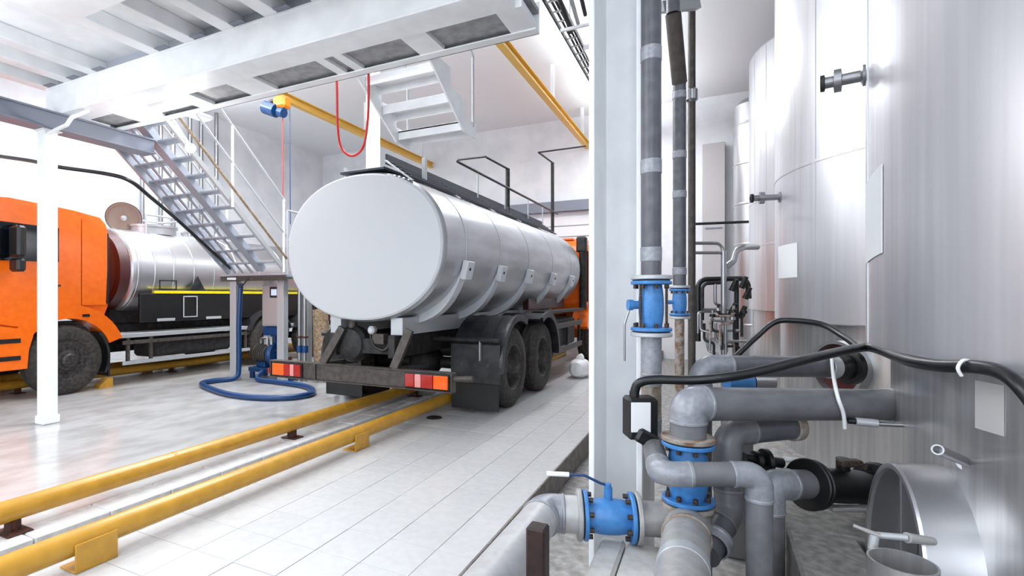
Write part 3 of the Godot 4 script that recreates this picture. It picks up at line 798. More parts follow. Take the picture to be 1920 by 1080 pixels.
func build_orange_lorry() -> void:
	var X0 := -9.85
	var t := thing("tank_lorry", Vector3(X0, 0, -6.5), "orange-cab tank lorry facing the viewer, left behind the white column", "lorry")
	cab(t, X0, -4.98, 1.0)
	for s in [1.0, -1.0]:
		wheel(t, X0 + s * 1.23, s, 0.52, -4.38, 0.52, 0.30, 0.03, "front_wheel")
		part(arc_band(-4.38, 0.52, 0.585, 0.62, 140, 205, X0 + s * 0.85, X0 + s * 1.22), "mudguard", M.mudguard, t)
		part(mb().span(Vector3(X0 + s * 0.85, 0.2, -5.0), Vector3(X0 + s * 1.22, 0.62, -4.975), 0.004), "mud_flap", M.black, t)
		# dark skirt with yellow line, lower frame and side guard
		part(mb().span(Vector3(X0 + s * 0.98, 1.02, -5.6), Vector3(X0 + s * 1.04, 1.52, -10.2), 0.006), "skirt_panel", M.black, t)
		part(mb().span(Vector3(X0 + s * 0.985, 1.525, -5.85), Vector3(X0 + s * 1.05, 1.575, -10.2), 0.004), "stripe", M.stripe, t)
		part(mb().span(Vector3(X0 + s * 0.6, 0.78, -5.2), Vector3(X0 + s * 1.13, 0.85, -10.0), 0.004), "running_board", M.lightsteel, t)
		for y in [0.36, 0.70]:
			part(mb().bar(Vector3(X0 + s * 1.12, y, -5.25), Vector3(X0 + s * 1.12, y, -7.9), 0.03, 0.06), "side_guard", M.lightsteel if y < 0.5 else M.bumper, t)
		for z in [-5.35, -5.75, -7.8]:
			part(mb().bar(Vector3(X0 + s * 1.10, 0.34, z), Vector3(X0 + s * 1.10, 0.78, z), 0.05, 0.05), "guard_post", M.bumper, t)
		part(mb().span(Vector3(X0 + s * 0.5, 0.40, -5.8), Vector3(X0 + s * 1.05, 0.76, -7.5), 0.05), "battery_box", M.chassis, t)
		for z in [-8.4, -9.75]:
			wheel(t, X0 + s * 1.23, s, 0.52, z, 0.52, 0.28, 0.16)
			part(arc_band(z, 0.54, 0.60, 0.64, 20, 160, X0 + s * 0.7, X0 + s * 1.25), "mudguard", M.mudguard, t)
		part(mb().bar(Vector3(X0 + s * 0.42, 0.92, -3.4), Vector3(X0 + s * 0.42, 0.92, -10.4), 0.09, 0.24), "chassis_rail", M.chassis, t)
	for z in [-8.4, -9.75, -4.38]:
		part(mb().cyl(Vector3(X0 - 1.1, 0.52, z), Vector3(X0 + 1.1, 0.52, z), 0.08, -1, 14), "axle", M.chassis, t)
	part(mb().span(Vector3(X0 - 0.5, 1.0, -5.4), Vector3(X0 + 0.5, 1.25, -10.3), 0.01), "cradle", M.chassis, t)
	var body := part(mb().hull(X0, 1.92, [[-5.44, 0, 0], [-5.45, 0.70, 0.53], [-5.47, 0.93, 0.74], [-5.52, 0.985, 0.775], [-5.56, 0.995, 0.785], [-10.4, 0.995, 0.785], [-10.48, 0.9, 0.7], [-10.5, 0, 0]], 2.15, 72), "tank_barrel", M.stainless_soft, t)
	part(mb().hull(X0, 1.92, [[-5.30, 0, 0], [-5.31, 0.82, 0.62], [-5.33, 0.93, 0.73], [-5.47, 0.97, 0.765]], 2.15, 72), "front_end_cap", M.maroon, body)
	for z in [-5.62, -5.92, -6.28, -6.7, -7.15, -7.7, -8.3, -9.0]:
		part(mb().hull(X0, 1.92, [[z + 0.03, 0.995, 0.785], [z + 0.02, 1.003, 0.793], [z - 0.02, 1.003, 0.793], [z - 0.03, 0.995, 0.785]], 2.15, 72), "band", M.stainless_soft, body)
	# outlined placards on the flank
	var xq := X0 + 1.06
	part(frame_mb(xq, 1.28, -6.55, 0.30, 0.40, 0.02), "placard_frame", M.lightsteel, t)
	part(frame_mb(xq - 0.03, 1.68, -6.12, 0.34, 0.18, 0.022), "placard_frame", M.black, t)
	part(mb().prism(PackedVector2Array([Vector2(-0.17, -0.12), Vector2(0.17, -0.12), Vector2(0, 0.16)]), Transform3D(Basis(Vector3(0, 0, 1), Vector3.UP, Vector3(1, 0, 0)), Vector3(X0 + 1.035, 1.70, -6.72)), 0.012), "warning_triangle", M.mudguard, t)
	for z in [-5.9, -6.9]:
		part(mb().span(Vector3(X0 + 1.04, 1.03, z), Vector3(X0 + 1.06, 1.08, z - 0.34), 0.004), "bracket_plate", M.lightsteel, t)
	# manway with open lid, guard frame and vents on top
	part(mb().lathe(Vector3(X0, 2.66, -6.5), Vector3.UP, [[0.42, 0], [0.42, 0.14], [0.45, 0.14], [0.45, 0.18], [0, 0.18]], 28), "manway_neck", M.stainless_soft, t)
	var lid_o := Vector3(-9.9, 2.95, -5.98)
	var ld := Vector3(0.72, -0.36, 0.60)
	var lid := part(mb().lathe(lid_o, ld, [[0, -0.06], [0.18, -0.05], [0.27, -0.02], [0.29, 0.0], [0.29, 0.025], [0.262, 0.025], [0.255, 0.0], [0.14, -0.02], [0, -0.03]], 32), "manway_lid", M.lid, t)
	part(mb().lathe(lid_o, ld, [[0.292, -0.012], [0.302, -0.006], [0.302, 0.026], [0.29, 0.03]], 32), "lid_rim", M.bumper, lid)
	part(mb().lathe(lid_o, ld, [[0.05, -0.03], [0.05, 0.03], [0.02, 0.045], [0, 0.045]], 14), "lid_knob", M.lightsteel, lid)
	part(mb().bar(Vector3(-9.86, 2.80, -6.1), Vector3(-9.86, 2.72, -6.3), 0.06, 0.03), "lid_hinge", M.lightsteel, t)
	for a in [[-0.42, -6.1], [0.42, -6.1], [-0.42, -7.0], [0.42, -7.0]]:
		part(mb().cyl(Vector3(X0 + a[0], 2.55, a[1]), Vector3(X0 + a[0], 3.02, a[1]), 0.018, -1, 8), "guard_post", M.lightsteel, t)
	part(mb().tube(rnd([Vector3(X0 + 0.42, 3.0, -6.1), Vector3(X0 + 0.42, 3.0, -7.0), Vector3(X0 - 0.42, 3.0, -7.0), Vector3(X0 - 0.42, 3.0, -6.1)], 0.08), 0.018, 8), "guard_rail", M.lightsteel, t)
	for z in [-7.5, -7.9, -8.6]:
		part(mb().cyl(Vector3(X0 + 0.1, 2.68, z), Vector3(X0 + 0.1, 2.84, z), 0.035, -1, 12), "vent_pipe", M.lightsteel, t)
	part(mb().span(Vector3(X0 - 0.3, 2.67, -7.2), Vector3(X0 + 0.35, 2.71, -10.2), 0.004), "catwalk_floor", M.lightsteel, t)

func frame_mb(x: float, y: float, z: float, w: float, h: float, th: float) -> MB:
	var b := mb()
	for s in [-0.5, 0.5]:
		b.box(Vector3(x, y, z + s * (w - th)), Vector3(0.015, h, th))
		b.box(Vector3(x, y + s * (h - th), z), Vector3(0.015, th, w))
	return b

# ---------- stainless storage tanks ----------
func patch(c: Vector3, r: float, az0: float, az1: float, y0: float, y1: float, th: float, sk := 0.0) -> MB:
	var b := mb()
	var k := 8
	for i in k:
		var a0 := deg_to_rad(lerpf(az0, az1, float(i) / k))
		var a1 := deg_to_rad(lerpf(az0, az1, float(i + 1) / k))
		var n0 := Vector3(cos(a0), 0, sin(a0))
		var n1 := Vector3(cos(a1), 0, sin(a1))
		var s0 := Vector3(0, sk * i / k, 0)
		var s1 := Vector3(0, sk * (i + 1) / k, 0)
		var lo := Vector3(c.x, y0, c.z)
		var hi := Vector3(c.x, y1, c.z)
		for rr in [r, r + th]:
			var sg := 1.0 if rr > r else -1.0
			b.squad(lo + n0 * rr + s0, lo + n1 * rr + s1, hi + n1 * rr + s1, hi + n0 * rr + s0, n0 * sg, n1 * sg, n1 * sg, n0 * sg)
		b.quad(hi + n0 * r + s0, hi + n1 * r + s1, hi + n1 * (r + th) + s1, hi + n0 * (r + th) + s0, Vector3.UP)
		b.quad(lo + n0 * r + s0, lo + n1 * r + s1, lo + n1 * (r + th) + s1, lo + n0 * (r + th) + s0, Vector3.DOWN)
	for e in [az0, az1]:
		var a := deg_to_rad(e)
		var n := Vector3(cos(a), 0, sin(a))
		var s := Vector3(0, sk if e == az1 else 0.0, 0)
		b.quad(Vector3(c.x, y0, c.z) + n * r + s, Vector3(c.x, y0, c.z) + n * (r + th) + s, Vector3(c.x, y1, c.z) + n * (r + th) + s, Vector3(c.x, y1, c.z) + n * r + s, n.cross(Vector3.UP) * (1.0 if e == az1 else -1.0))
	return b

func storage_tank(c: Vector3, r: float, rl: float, y0: float, label: String, seams: Array, rings: Array) -> Node3D:
	var t := thing("storage_tank", Vector3(c.x, -0.22, c.z), label, "tank")
	var o := Vector3(c.x, 0, c.z)
	part(mb().lathe(o, Vector3.UP, [[rl - 0.1, y0 + 0.05], [r - 0.012, y0], [r, y0 + 0.012], [r, 6.2], [r - 0.02, 6.24], [0.3, 6.6], [0.3, 6.68], [0, 6.68]], 120), "jacket", M.stainless, t)
	part(mb().lathe(o, Vector3.UP, [[rl, -0.22], [rl, y0 + 0.06]], 120), "bare_shell", M.stainless_low, t)
	for a in seams:
		part(patch(o, r - 0.004, a, a + 1.3, y0 + 0.01, 6.2, 0.008), "jacket_seam", M.stainless, t)
	for y in rings:
		part(mb().lathe(o, Vector3.UP, [[r - 0.002, y - 0.02], [r + 0.006, y - 0.016], [r + 0.006, y + 0.016], [r - 0.002, y + 0.02]], 120), "jacket_ring", M.stainless, t)
	return t

func nozzle(t: Node, c: Vector3, r: float, az: float, y: float, len_: float, rad: float) -> void:
	var n := Vector3(cos(deg_to_rad(az)), 0, sin(deg_to_rad(az)))
	var o := Vector3(c.x, y, c.z) + n * (r - 0.02)
	var nz := part(mb().lathe(o, n, [[rad * 1.8, 0.02], [rad * 1.8, 0.03], [rad, 0.04], [rad, len_], [rad * 0.8, len_], [rad * 0.8, 0.03]], 24), "nozzle", M.tube_steel, t)
	part(mb().lathe(o, n, [[rad, len_ * 0.55], [rad * 2.0, len_ * 0.55 + 0.004], [rad * 2.0, len_ * 0.72], [rad, len_ * 0.72 + 0.004]], 24), "nozzle_union", M.tube_steel, nz)
	part(mb().lathe(o, n, [[rad, len_ * 0.9], [rad * 1.45, len_ * 0.9 + 0.003], [rad * 1.45, len_], [rad * 0.7, len_], [rad * 0.7, len_ - 0.03], [0, len_ - 0.03]], 24), "nozzle_cap", M.chassis, nz)

func oval(o: Vector3, n: Vector3, secs: Array, seg := 56) -> MB:
	# skin of ellipses along n: [offset, half width, half height]
	var b := mb()
	var tv := Vector3(-n.z, 0, n.x)
	for i in secs.size() - 1:
		for k in seg:
			var P: Array[Vector3] = []
			var N: Array[Vector3] = []
			var A: Array = secs[i]
			var B: Array = secs[i + 1]
			var dn: float = B[0] - A[0]
			var dr: float = B[1] - A[1]
			for w in [[A, k], [A, k + 1], [B, k + 1], [B, k]]:
				var a: float = TAU * w[1] / seg
				P.append(o + n * w[0][0] + tv * cos(a) * w[0][1] + Vector3.UP * sin(a) * w[0][2])
				var rad := (tv * cos(a) + Vector3.UP * sin(a))
				N.append((rad * dn - n * dr).normalized())
			b.squad(P[0], P[1], P[2], P[3], N[0], N[1], N[2], N[3])
	return b

func build_storage_tanks() -> void:
	var c1 := Vector3(2.6, 0, -2.8)
	var t := storage_tank(c1, 1.965, 1.87, 1.25, "huge stainless steel storage tank filling the right edge, nearest of the row", [186.0, 148.0, 100.0], [4.4])
	nozzle(t, c1, 1.965, 191.0, 2.56, 0.20, 0.028)
	# oval manway: neck, rim, recessed lid with cross bar
	var a := deg_to_rad(171.0)
	var n := Vector3(cos(a), 0, sin(a))
	var o := Vector3(c1.x, 0.46, c1.z) + n * 1.87
	var mw := part(oval(o, n, [[-0.05, 0.235, 0.40], [0.14, 0.225, 0.39], [0.15, 0.222, 0.387], [0.15, 0.205, 0.37], [0.14, 0.20, 0.365], [-0.02, 0.20, 0.365]]), "manway_neck", M.stainless_soft, t)
	part(oval(o, n, [[0.06, 0.20, 0.365], [0.068, 0.15, 0.28], [0.078, 0.0, 0.0]]), "manway_lid", M.stainless_soft, mw)
	part(mb().bar(o + n * 0.10 + Vector3(0, -0.36, 0), o + n * 0.10 + Vector3(0, 0.36, 0), 0.02, 0.05), "lid_bar", M.stainless_soft, mw)
	# small open sample tube
	var s0: Vector3 = Vector3(0.793, 0.902, -2.409)
	var s1: Vector3 = Vector3(0.637, 0.995, -2.152)
	var L := (s1 - s0).length()
	var st := part(mb().lathe(s0, s1 - s0, [[0.03, 0.0], [0.03, 0.012], [0.0165, 0.014], [0.0165, L], [0.012, L], [0.012, L - 0.06], [0, L - 0.06]], 20), "sample_tube", M.tube_steel, t)
	# papers
	one(patch(c1, 1.967, 178.0, 187.5, 1.66, 2.03, 0.003, -0.03), "paper_sheet", M.paper, "blank white paper sheet taped on the nearest tank near its left edge", "paper")
	one(patch(c1, 1.871, 162.2, 165.6, 1.04, 1.20, 0.002), "paper_sheet", M.old_paper, "faded greasy paper label below the black cable on the nearest tank", "paper")
	var c2 := Vector3(2.6, 0, -7.3)
	var t2 := storage_tank(c2, 1.92, 1.86, 1.2, "second stainless storage tank standing behind the nearest one", [150.0, 128.0], [2.85])
	nozzle(t2, c2, 1.92, 172.0, 2.62, 0.32, 0.035)
	one(patch(c2, 1.922, 158.3, 173.5, 1.68, 2.05, 0.003), "paper_sheet", M.paper, "blank white paper sheet on the second tank beside the pipes", "paper")
	# dark open manway of the second tank
	var a2 := deg_to_rad(142.0)
	var n2 := Vector3(cos(a2), 0, sin(a2))
	var o2 := Vector3(c2.x, 0.78, c2.z) + n2 * 1.86
	var m2 := part(oval(o2, n2, [[-0.05, 0.27, 0.27], [0.10, 0.27, 0.27], [0.10, 0.24, 0.24], [-0.1, 0.24, 0.24]]), "manway_neck", M.stainless_soft, t2)
	part(oval(o2, n2, [[0.02, 0.24, 0.24], [0.02, 0.0, 0.0]]), "manway_door", M.maroon, m2)
	var c3 := Vector3(2.6, 0, -12.2)
	storage_tank(c3, 1.92, 1.86, 1.2, "third stainless storage tank seen as narrow strip beyond the paper sheet", [165.0, 152.0], [3.3, 2.45])
	var c4 := Vector3(0.92, 0, -14.3)
	var t4 := thing("slim_vessel", Vector3(c4.x, -0.22, c4.z), "slim pale vertical vessel at the far end beside the third tank", "vessel")
	part(mb().lathe(Vector3(c4.x, 0, c4.z), Vector3.UP, [[0.46, -0.22], [0.46, 6.0], [0.3, 6.15], [0, 6.2]], 48), "shell", M.stainless_soft, t4)
	for k in 6:
		part(mb().lathe(Vector3(c4.x, 0.8 + k * 0.95, c4.z), Vector3.UP, [[0.458, -0.03], [0.475, 0], [0.458, 0.03]], 48, true), "hoop", M.stainless_soft, t4)

# ---------- pipework in the foreground ----------
func pipe_run(t: Node, p: Array, r: float, bend: float, ms: Material, me: Material) -> void:
	# straight lengths and elbows are separate parts
	var start: Vector3 = p[0]
	for i in range(1, p.size() - 1):
		var va: Vector3 = p[i - 1] - p[i]
		var vb: Vector3 = p[i + 1] - p[i]
		var ang := va.angle_to(vb)
		var tl: float = min(bend / tan(ang * 0.5), min(va.length(), vb.length()) * 0.495)
		var a: Vector3 = p[i] + va.normalized() * tl
		var b: Vector3 = p[i] + vb.normalized() * tl
		if (a - start).length() > 0.01: part(mb().cyl(start, a, r, -1, 28), "pipe", ms, t)
		var el := part(mb().tube(rnd([a + va.normalized() * 0.012, p[i], b + vb.normalized() * 0.012], bend, 10), r * 1.04, 28), "elbow", me, t)
		for q in [[a, va], [b, vb]]:
			var d: Vector3 = q[1].normalized()
			part(mb().lathe(q[0] + d * 0.006, d, [[r * 1.03, -0.008], [r * 1.075, -0.004], [r * 1.075, 0.004], [r * 1.03, 0.008]], 28), "weld_ring", me, el)
		start = b
	part(mb().cyl(start, p[p.size() - 1], r, -1, 28), "pipe", ms, t)

func valve_body(t: Node, a: Vector3, b: Vector3, rb: float, rf: float, m: Material, fm: Material) -> void:
	# flanged valve between the points a and b: mating flanges, gaskets, bellied body
	var d := (b - a).normalized()
	var L := (b - a).length()
	part(mb().lathe(a, d, [[0, 0.03], [rb * 0.9, 0.03], [rb * 0.9, L * 0.17], [rb * 0.97, L * 0.24], [rb * 1.03, L * 0.36], [rb * 1.05, L * 0.5], [rb * 1.03, L * 0.64], [rb * 0.97, L * 0.76], [rb * 0.9, L * 0.83], [rb * 0.9, L - 0.03], [0, L - 0.03]], 36, true), "body", m, t)
	flange(t, a + d * 0.022, d, rf, 0.018, m, "body_flange", 8)
	flange(t, b - d * 0.040, d, rf, 0.018, m, "body_flange", 8)
	for q in [[a, d], [b, -d]]:
		var e: Vector3 = q[1]
		part(mb().lathe(q[0], e, [[0, -0.004], [rf * 0.98, -0.004], [rf * 1.02, 0.0], [rf * 1.02, 0.012], [rf * 0.98, 0.016], [0, 0.016]], 32), "counter_flange", fm, t)
		part(mb().lathe(q[0], e, [[0, 0.016], [rf * 0.9, 0.016], [rf * 0.9, 0.022], [0, 0.022]], 28), "gasket", M.gasket, t)

func build_foreground_pipes() -> void:
	# H-section column
	var W: Material = M.steel_white
	var c := thing("column", Vector3(-0.445, -0.22, -2.93), "white H-section steel column behind the tall grey pipe", "column")
	part(mb().span(Vector3(-0.585, -0.22, -2.79), Vector3(-0.555, 6.7, -3.40), 0.004), "flange_plate", W, c)
	part(mb().span(Vector3(-0.345, -0.22, -2.79), Vector3(-0.315, 6.7, -3.40), 0.004), "flange_plate", W, c)
	part(mb().span(Vector3(-0.556, -0.22, -3.13), Vector3(-0.344, 6.7, -3.16), 0.0), "web", W, c)
	part(mb().span(Vector3(-0.66, -0.22, -2.74), Vector3(-0.24, -0.195, -3.46), 0.004), "foot_plate", W, c)
	# tall pipe A with the lever valve
	var A := Vector3(-0.262, 0, -2.664)
	var t := thing("tall_pipe", Vector3(A.x, 1.5, A.z), "thick dark grey vertical pipe clamped to the white column", "pipe")
	part(mb().cyl(Vector3(A.x, 1.555, A.z), Vector3(A.x, 6.7, A.z), 0.0465, -1, 32), "pipe", M.pipe_dark, t)
	for y in [1.68, 2.10, 2.64, 3.9]:
		part(mb().lathe(Vector3(A.x, y, A.z), Vector3.UP, [[0.046, -0.035], [0.049, -0.032], [0.049, 0.032], [0.046, 0.035]], 32), "clamp_band", M.elbow, t)
		part(mb().bar(Vector3(A.x - 0.03, y, A.z - 0.04), Vector3(-0.302, y, -2.76), 0.03, 0.05), "clamp_arm", M.lightsteel, t)
	var v := thing("lever_valve", Vector3(A.x, 1.29, A.z), "upright blue flanged valve with long downward lever on tall pipe", "valve")
	valve_body(v, Vector3(A.x, 1.575, A.z), Vector3(A.x, 1.29, A.z), 0.055, 0.094, M.blue, M.lightsteel)
	var rt := Vector3(0.894, 0, -0.447)
	var fw := Vector3(0.447, 0, 0.894)
	var sp := Vector3(A.x, 1.437, A.z)
	part(mb().cyl(sp - rt * 0.04, sp - rt * 0.098, 0.020, -1, 16), "stem", M.blue, v)
	part(mb().cyl(sp - rt * 0.090, sp - rt * 0.112, 0.026, -1, 16), "stem_cap", M.blue, v)
	part(mb().tube(rnd([sp - rt * 0.106, sp - rt * 0.108 + Vector3(0, -0.03, 0), sp - rt * 0.128 + Vector3(0, -0.09, 0), sp - rt * 0.128 + Vector3(0, -0.27, 0)], 0.03), 0.0055, 8), "lever", M.tube_steel, v)
	for s in [-1.0, 1.0]:
		part(mb().cyl(Vector3(A.x, 1.30, A.z) + rt * s * 0.062 + fw * 0.03, Vector3(A.x, 1.56, A.z) + rt * s * 0.062 + fw * 0.03, 0.006, -1, 8), "tie_rod", M.bolt, v)
	# lower pipe A turning into the cross-over pipe S
	var sP := thing("crossover_pipe", Vector3(0.1, -0.22, -2.3), "slim grey pipe crossing in front of the lower blue valve and dropping down", "pipe")
	pipe_run(sP, [Vector3(A.x, 1.29, A.z), Vector3(A.x, 0.795, A.z), Vector3(-0.178, 0.794, -2.147), Vector3(0.16, 0.808, -2.271), Vector3(Vector3(0.16, 0.808, -2.271).x, -0.22, Vector3(0.16, 0.808, -2.271).z)], 0.0455, 0.085, M.pipe, M.elbow)
	part(mb().cyl(Vector3(A.x, 1.285, A.z), Vector3(A.x, 1.05, A.z), 0.0475, -1, 28), "galvanised_sleeve", M.elbow, sP)
	part(mb().cyl(Vector3(A.x, 1.05, A.z), Vector3(A.x, 0.89, A.z), 0.0462, -1, 28), "rusty_sleeve", M.rusty, sP)
	for y in [1.105, 1.09]:
		part(mb().lathe(Vector3(A.x, y, A.z), Vector3.UP, [[0.047, -0.005], [0.051, 0], [0.047, 0.005]], 28), "weld_ring", M.pipe_light, sP)
	# sensor box on the lower pipe
	var bc: Vector3 = Vector3(-0.298, 0.921, -2.535)
	var bb := Basis(rt, Vector3.UP, fw)
	var sb := thing("sensor_box", bc, "small black sensor box with white face hanging on the rusty pipe", "sensor")
	part(mb().box(bc, Vector3(0.135, 0.19, 0.10), bb, 0.012), "housing", M.black, sb)
	part(mb().box(bc + fw * 0.052 - rt * 0.014 + Vector3(0, 0.01, 0), Vector3(0.088, 0.135, 0.006), bb, 0.003), "face_plate", M.plastic_white, sb)
	part(mb().box(bc + fw * 0.05 + Vector3(0, -0.085, 0) + rt * 0.01, Vector3(0.10, 0.065, 0.05), bb * Basis(Vector3(0, 0, 1), -0.5), 0.012), "plug", M.black, sb)
	part(mb().cyl(bc + fw * 0.045 + Vector3(0, -0.08, 0) + rt * 0.03, bc + fw * 0.03 + Vector3(0, -0.145, 0) + rt * 0.075, 0.022, -1, 14), "plug_sleeve", M.black, sb)
	part(mb().cyl(bc + Vector3(0, 0.09, 0) - rt * 0.03, bc + Vector3(0, 0.12, 0) - rt * 0.03, 0.018, -1, 12), "cable_gland", M.black, sb)
	part(mb().bar(bc + rt * 0.06 - fw * 0.04, bc + rt * 0.075 - fw * 0.07, 0.03, 0.05), "mount_clip", M.rusty, sb)
	# main manifold: tee, check valve, elbow and pipe to the tank
	var Mx := Vector3(-0.091, 0, -2.413)
	var tee := thing("tee_pipe", Vector3(Mx.x, -0.22, Mx.z + 0.4), "wide pale steel tee pipe coming towards viewer below the blue valve", "pipe")
	part(mb().cyl(Mx + Vector3(0, 0.40, 0), Mx + Vector3(0, 0.585, 0), 0.082, -1, 32), "tee_neck", M.rusty, tee)
	part(mb().cyl(Mx + Vector3(0, 0.525, -0.11), Mx + Vector3(0, 0.525, 0.16), 0.09, -1, 32), "tee_body", M.pipe_light, tee)
	part(mb().cyl(Mx + Vector3(0, 0.525, 0.15), Mx + Vector3(0, 0.525, 2.0), 0.086, -1, 36), "pipe", M.pipe_light, tee)
	part(mb().lathe(Mx + Vector3(0, 0.525, 0.16), Vector3.BACK, [[0.087, -0.012], [0.094, -0.006], [0.094, 0.006], [0.087, 0.012]], 36), "weld_ring", M.rusty, tee)
	part(mb().lathe(Mx + Vector3(0, 0.525, 0.42), Vector3.BACK, [[0.086, -0.03], [0.0885, -0.026], [0.0885, 0.026], [0.086, 0.03]], 36), "clamp_band", M.lightsteel, tee)
	part(mb().cyl(Mx + Vector3(0, 0.40, 0), Mx + Vector3(0, -0.22, 0), 0.05, -1, 20), "stand", M.pipe_light, tee)
	var hd: Vector3 = (Vector3(-0.492, 0.524, -2.281) - Vector3(-0.091, 0.525, -2.414))
	hd.y = 0
	hd = hd.normalized()
	part(mb().cyl(Mx + Vector3(0, 0.528, 0) + hd * 0.05, Mx + Vector3(0, 0.528, 0) + hd * 0.20, 0.072, -1, 28), "branch", M.pipe_light, tee)
	var cv := thing("check_valve", Vector3(Mx.x, 0.58, Mx.z), "large upright blue flanged valve with rusty bolts below the big elbow", "valve")
	valve_body(cv, Mx + Vector3(0, 0.59, 0), Mx + Vector3(0, 0.885, 0), 0.077, 0.105, M.blue, M.rusty)
	# lying blue valve with lever
	var h0 := Mx + Vector3(0, 0.528, 0) + hd * 0.20
	var h1 := h0 + hd * 0.255
	var hv := thing("lever_valve", (h0 + h1) * 0.5 - Vector3(0, 0.1, 0), "lying blue flanged valve on the pale plinth with white lever grip", "valve")
	valve_body(hv, h0, h1, 0.072, 0.106, M.blue, M.pipe_light)
	var hm := (h0 + h1) * 0.5
	part(mb().cyl(hm + Vector3(0, 0.05, 0), hm + Vector3(0, 0.125, 0), 0.018, -1, 16), "stem", M.blue, hv)
	part(mb().cyl(hm + Vector3(0, 0.12, 0), hm + Vector3(0, 0.142, 0), 0.013, -1, 12), "stem_cap", M.blue, hv)
	part(mb().tube(rnd([hm + Vector3(0, 0.132, 0) - hd * 0.01, hm + Vector3(0, 0.14, 0) + hd * 0.03, hm + Vector3(0, 0.172, 0) + hd * 0.10, hm + Vector3(0, 0.172, 0) + hd * 0.20], 0.03), 0.006, 8), "lever", M.hose_blue, hv)
	part(mb().cyl(hm + Vector3(0, 0.172, 0) + hd * 0.165, hm + Vector3(0, 0.172, 0) + hd * 0.262, 0.0105, -1, 12), "lever_grip", M.plastic_white, hv)
	# left elbow and the pale pipe along the pit edge
	var lp := thing("pit_pipe", Vector3(-0.638, -0.22, -1.0), "thick pale grey pipe running along the pit edge at bottom centre", "pipe")
	var hk := h1 + hd * 0.14
	pipe_run(lp, [h1, hk, Vector3(hk.x - 0.02, hk.y, 0.3), Vector3(hk.x - 0.02, -0.22, 0.3)], 0.078, 0.125, M.pipe_pale, M.elbow)
	# big elbow and pipe into the tank
	var p1 := thing("tank_feed_pipe", Vector3(0.306, 0.901, -2.725), "thick grey pipe from the big silver elbow into the nearest tank", "pipe")
	pipe_run(p1, [Mx + Vector3(0, 0.885, 0), Vector3(Mx.x, Vector3(-0.087, 1.024, -2.416).y, Mx.z), Vector3(0.767, 0.973, -3.089)], 0.071, 0.115, M.pipe, M.elbow)
	part(mb().lathe(Vector3(0.745, 0.974, -3.073), Vector3(0.767, 0.973, -3.089) - Vector3(-0.087, 1.024, -2.416), [[0.07, -0.02], [0.077, -0.018], [0.077, 0.05], [0.07, 0.052]], 28), "end_collar", M.lightsteel, p1)
	# second elbow and pipe behind
	var p2 := thing("rear_feed_pipe", Vector3(Vector3(-0.056, 1.099, -3.047).x, -0.22, Vector3(-0.056, 1.099, -3.047).z), "grey pipe with silver elbow behind, ending in a black flange", "pipe")
	pipe_run(p2, [Vector3(Vector3(-0.056, 1.099, -3.047).x, -0.22, Vector3(-0.056, 1.099, -3.047).z), Vector3(-0.056, 1.11, -3.047), Vector3(0.667, 1.091, -3.52)], 0.057, 0.15, M.pipe_dark, M.elbow)
	part(mb().lathe(Vector3(0.559, 1.094, -3.443), Vector3(0.667, 1.091, -3.52) - Vector3(-0.056, 1.11, -3.047), [[0.057, 0], [0.062, 0.004], [0.062, 0.05], [0.057, 0.054]], 28), "joint_band", M.lightsteel, p2)
	var fdir: Vector3 = (Vector3(0.667, 1.091, -3.52) - Vector3(-0.056, 1.11, -3.047)).normalized()
	part(mb().lathe(Vector3(0.62, 1.091, -3.497), fdir, [[0, -0.03], [0.065, -0.03], [0.07, 0.0], [0.07, 0.05], [0.095, 0.055], [0.095, 0.085], [0.0, 0.085]], 28), "end_flange", M.black, p2)
	# hose-like side branch
	var p3 := thing("branch_pipe", Vector3(0.0, 0.3, -2.3), "dark grey branch pipe curving up beside the blue valve under the feed pipe", "pipe")
	pipe_run(p3, [Vector3(-0.025, 0.444, -2.313), Vector3(0.065, 0.532, -2.582), Vector3(0.058, 0.868, -2.623), Vector3(0.344, 0.871, -2.878)], 0.056, 0.13, M.pipe_dark, M.pipe)
	var c3: Vector3 = Vector3(0.01, 0.474, -2.386)
	part(mb().lathe(c3, Vector3(0.065, 0.532, -2.582) - Vector3(-0.025, 0.444, -2.313), [[0.057, -0.03], [0.066, -0.026], [0.066, 0.0], [0.063, 0.003], [0.066, 0.006], [0.066, 0.02], [0.057, 0.024]], 28), "collar", M.elbow, p3)
	part(mb().lathe(Vector3(0.33, 0.873, -2.865), Vector3(0.344, 0.871, -2.878) - Vector3(0.058, 0.868, -2.623), [[0.056, -0.01], [0.066, -0.006], [0.066, 0.03], [0.056, 0.034], [0, 0.034]], 28), "end_clamp", M.rusty, p3)
	# pale elbow into the black valve
	var p4 := thing("outlet_elbow", Vector3(0.215, 0.287, -2.679), "silver painted elbow feeding the black valve at lower right", "pipe")
	pipe_run(p4, [Vector3(Vector3(0.222, 0.654, -2.682).x, -0.22, Vector3(0.222, 0.654, -2.682).z), Vector3(0.222, 0.646, -2.682), Vector3(0.384, 0.625, -2.83)], 0.064, 0.125, M.pipe, M.elbow)
	var b0: Vector3 = Vector3(0.384, 0.625, -2.83)
	var b1: Vector3 = Vector3(0.712, 0.559, -3.151)
	var bv := thing("gate_valve", (b0 + b1) * 0.5 - Vector3(0, 0.1, 0), "black flanged valve between silver elbow and tank manway", "valve")
	valve_body(bv, b0, b1, 0.075, 0.112, M.black, M.black)
	var bd := (b1 - b0).normalized()
	part(mb().lathe(b1 - bd * 0.012, bd, [[0, 0], [0.116, 0], [0.116, 0.016], [0, 0.016]], 30), "rust_ring", M.rust, bv)
	part(mb().cyl(b1, b1 + bd * 0.30, 0.07, -1, 24), "outlet", M.pipe_dark, bv)
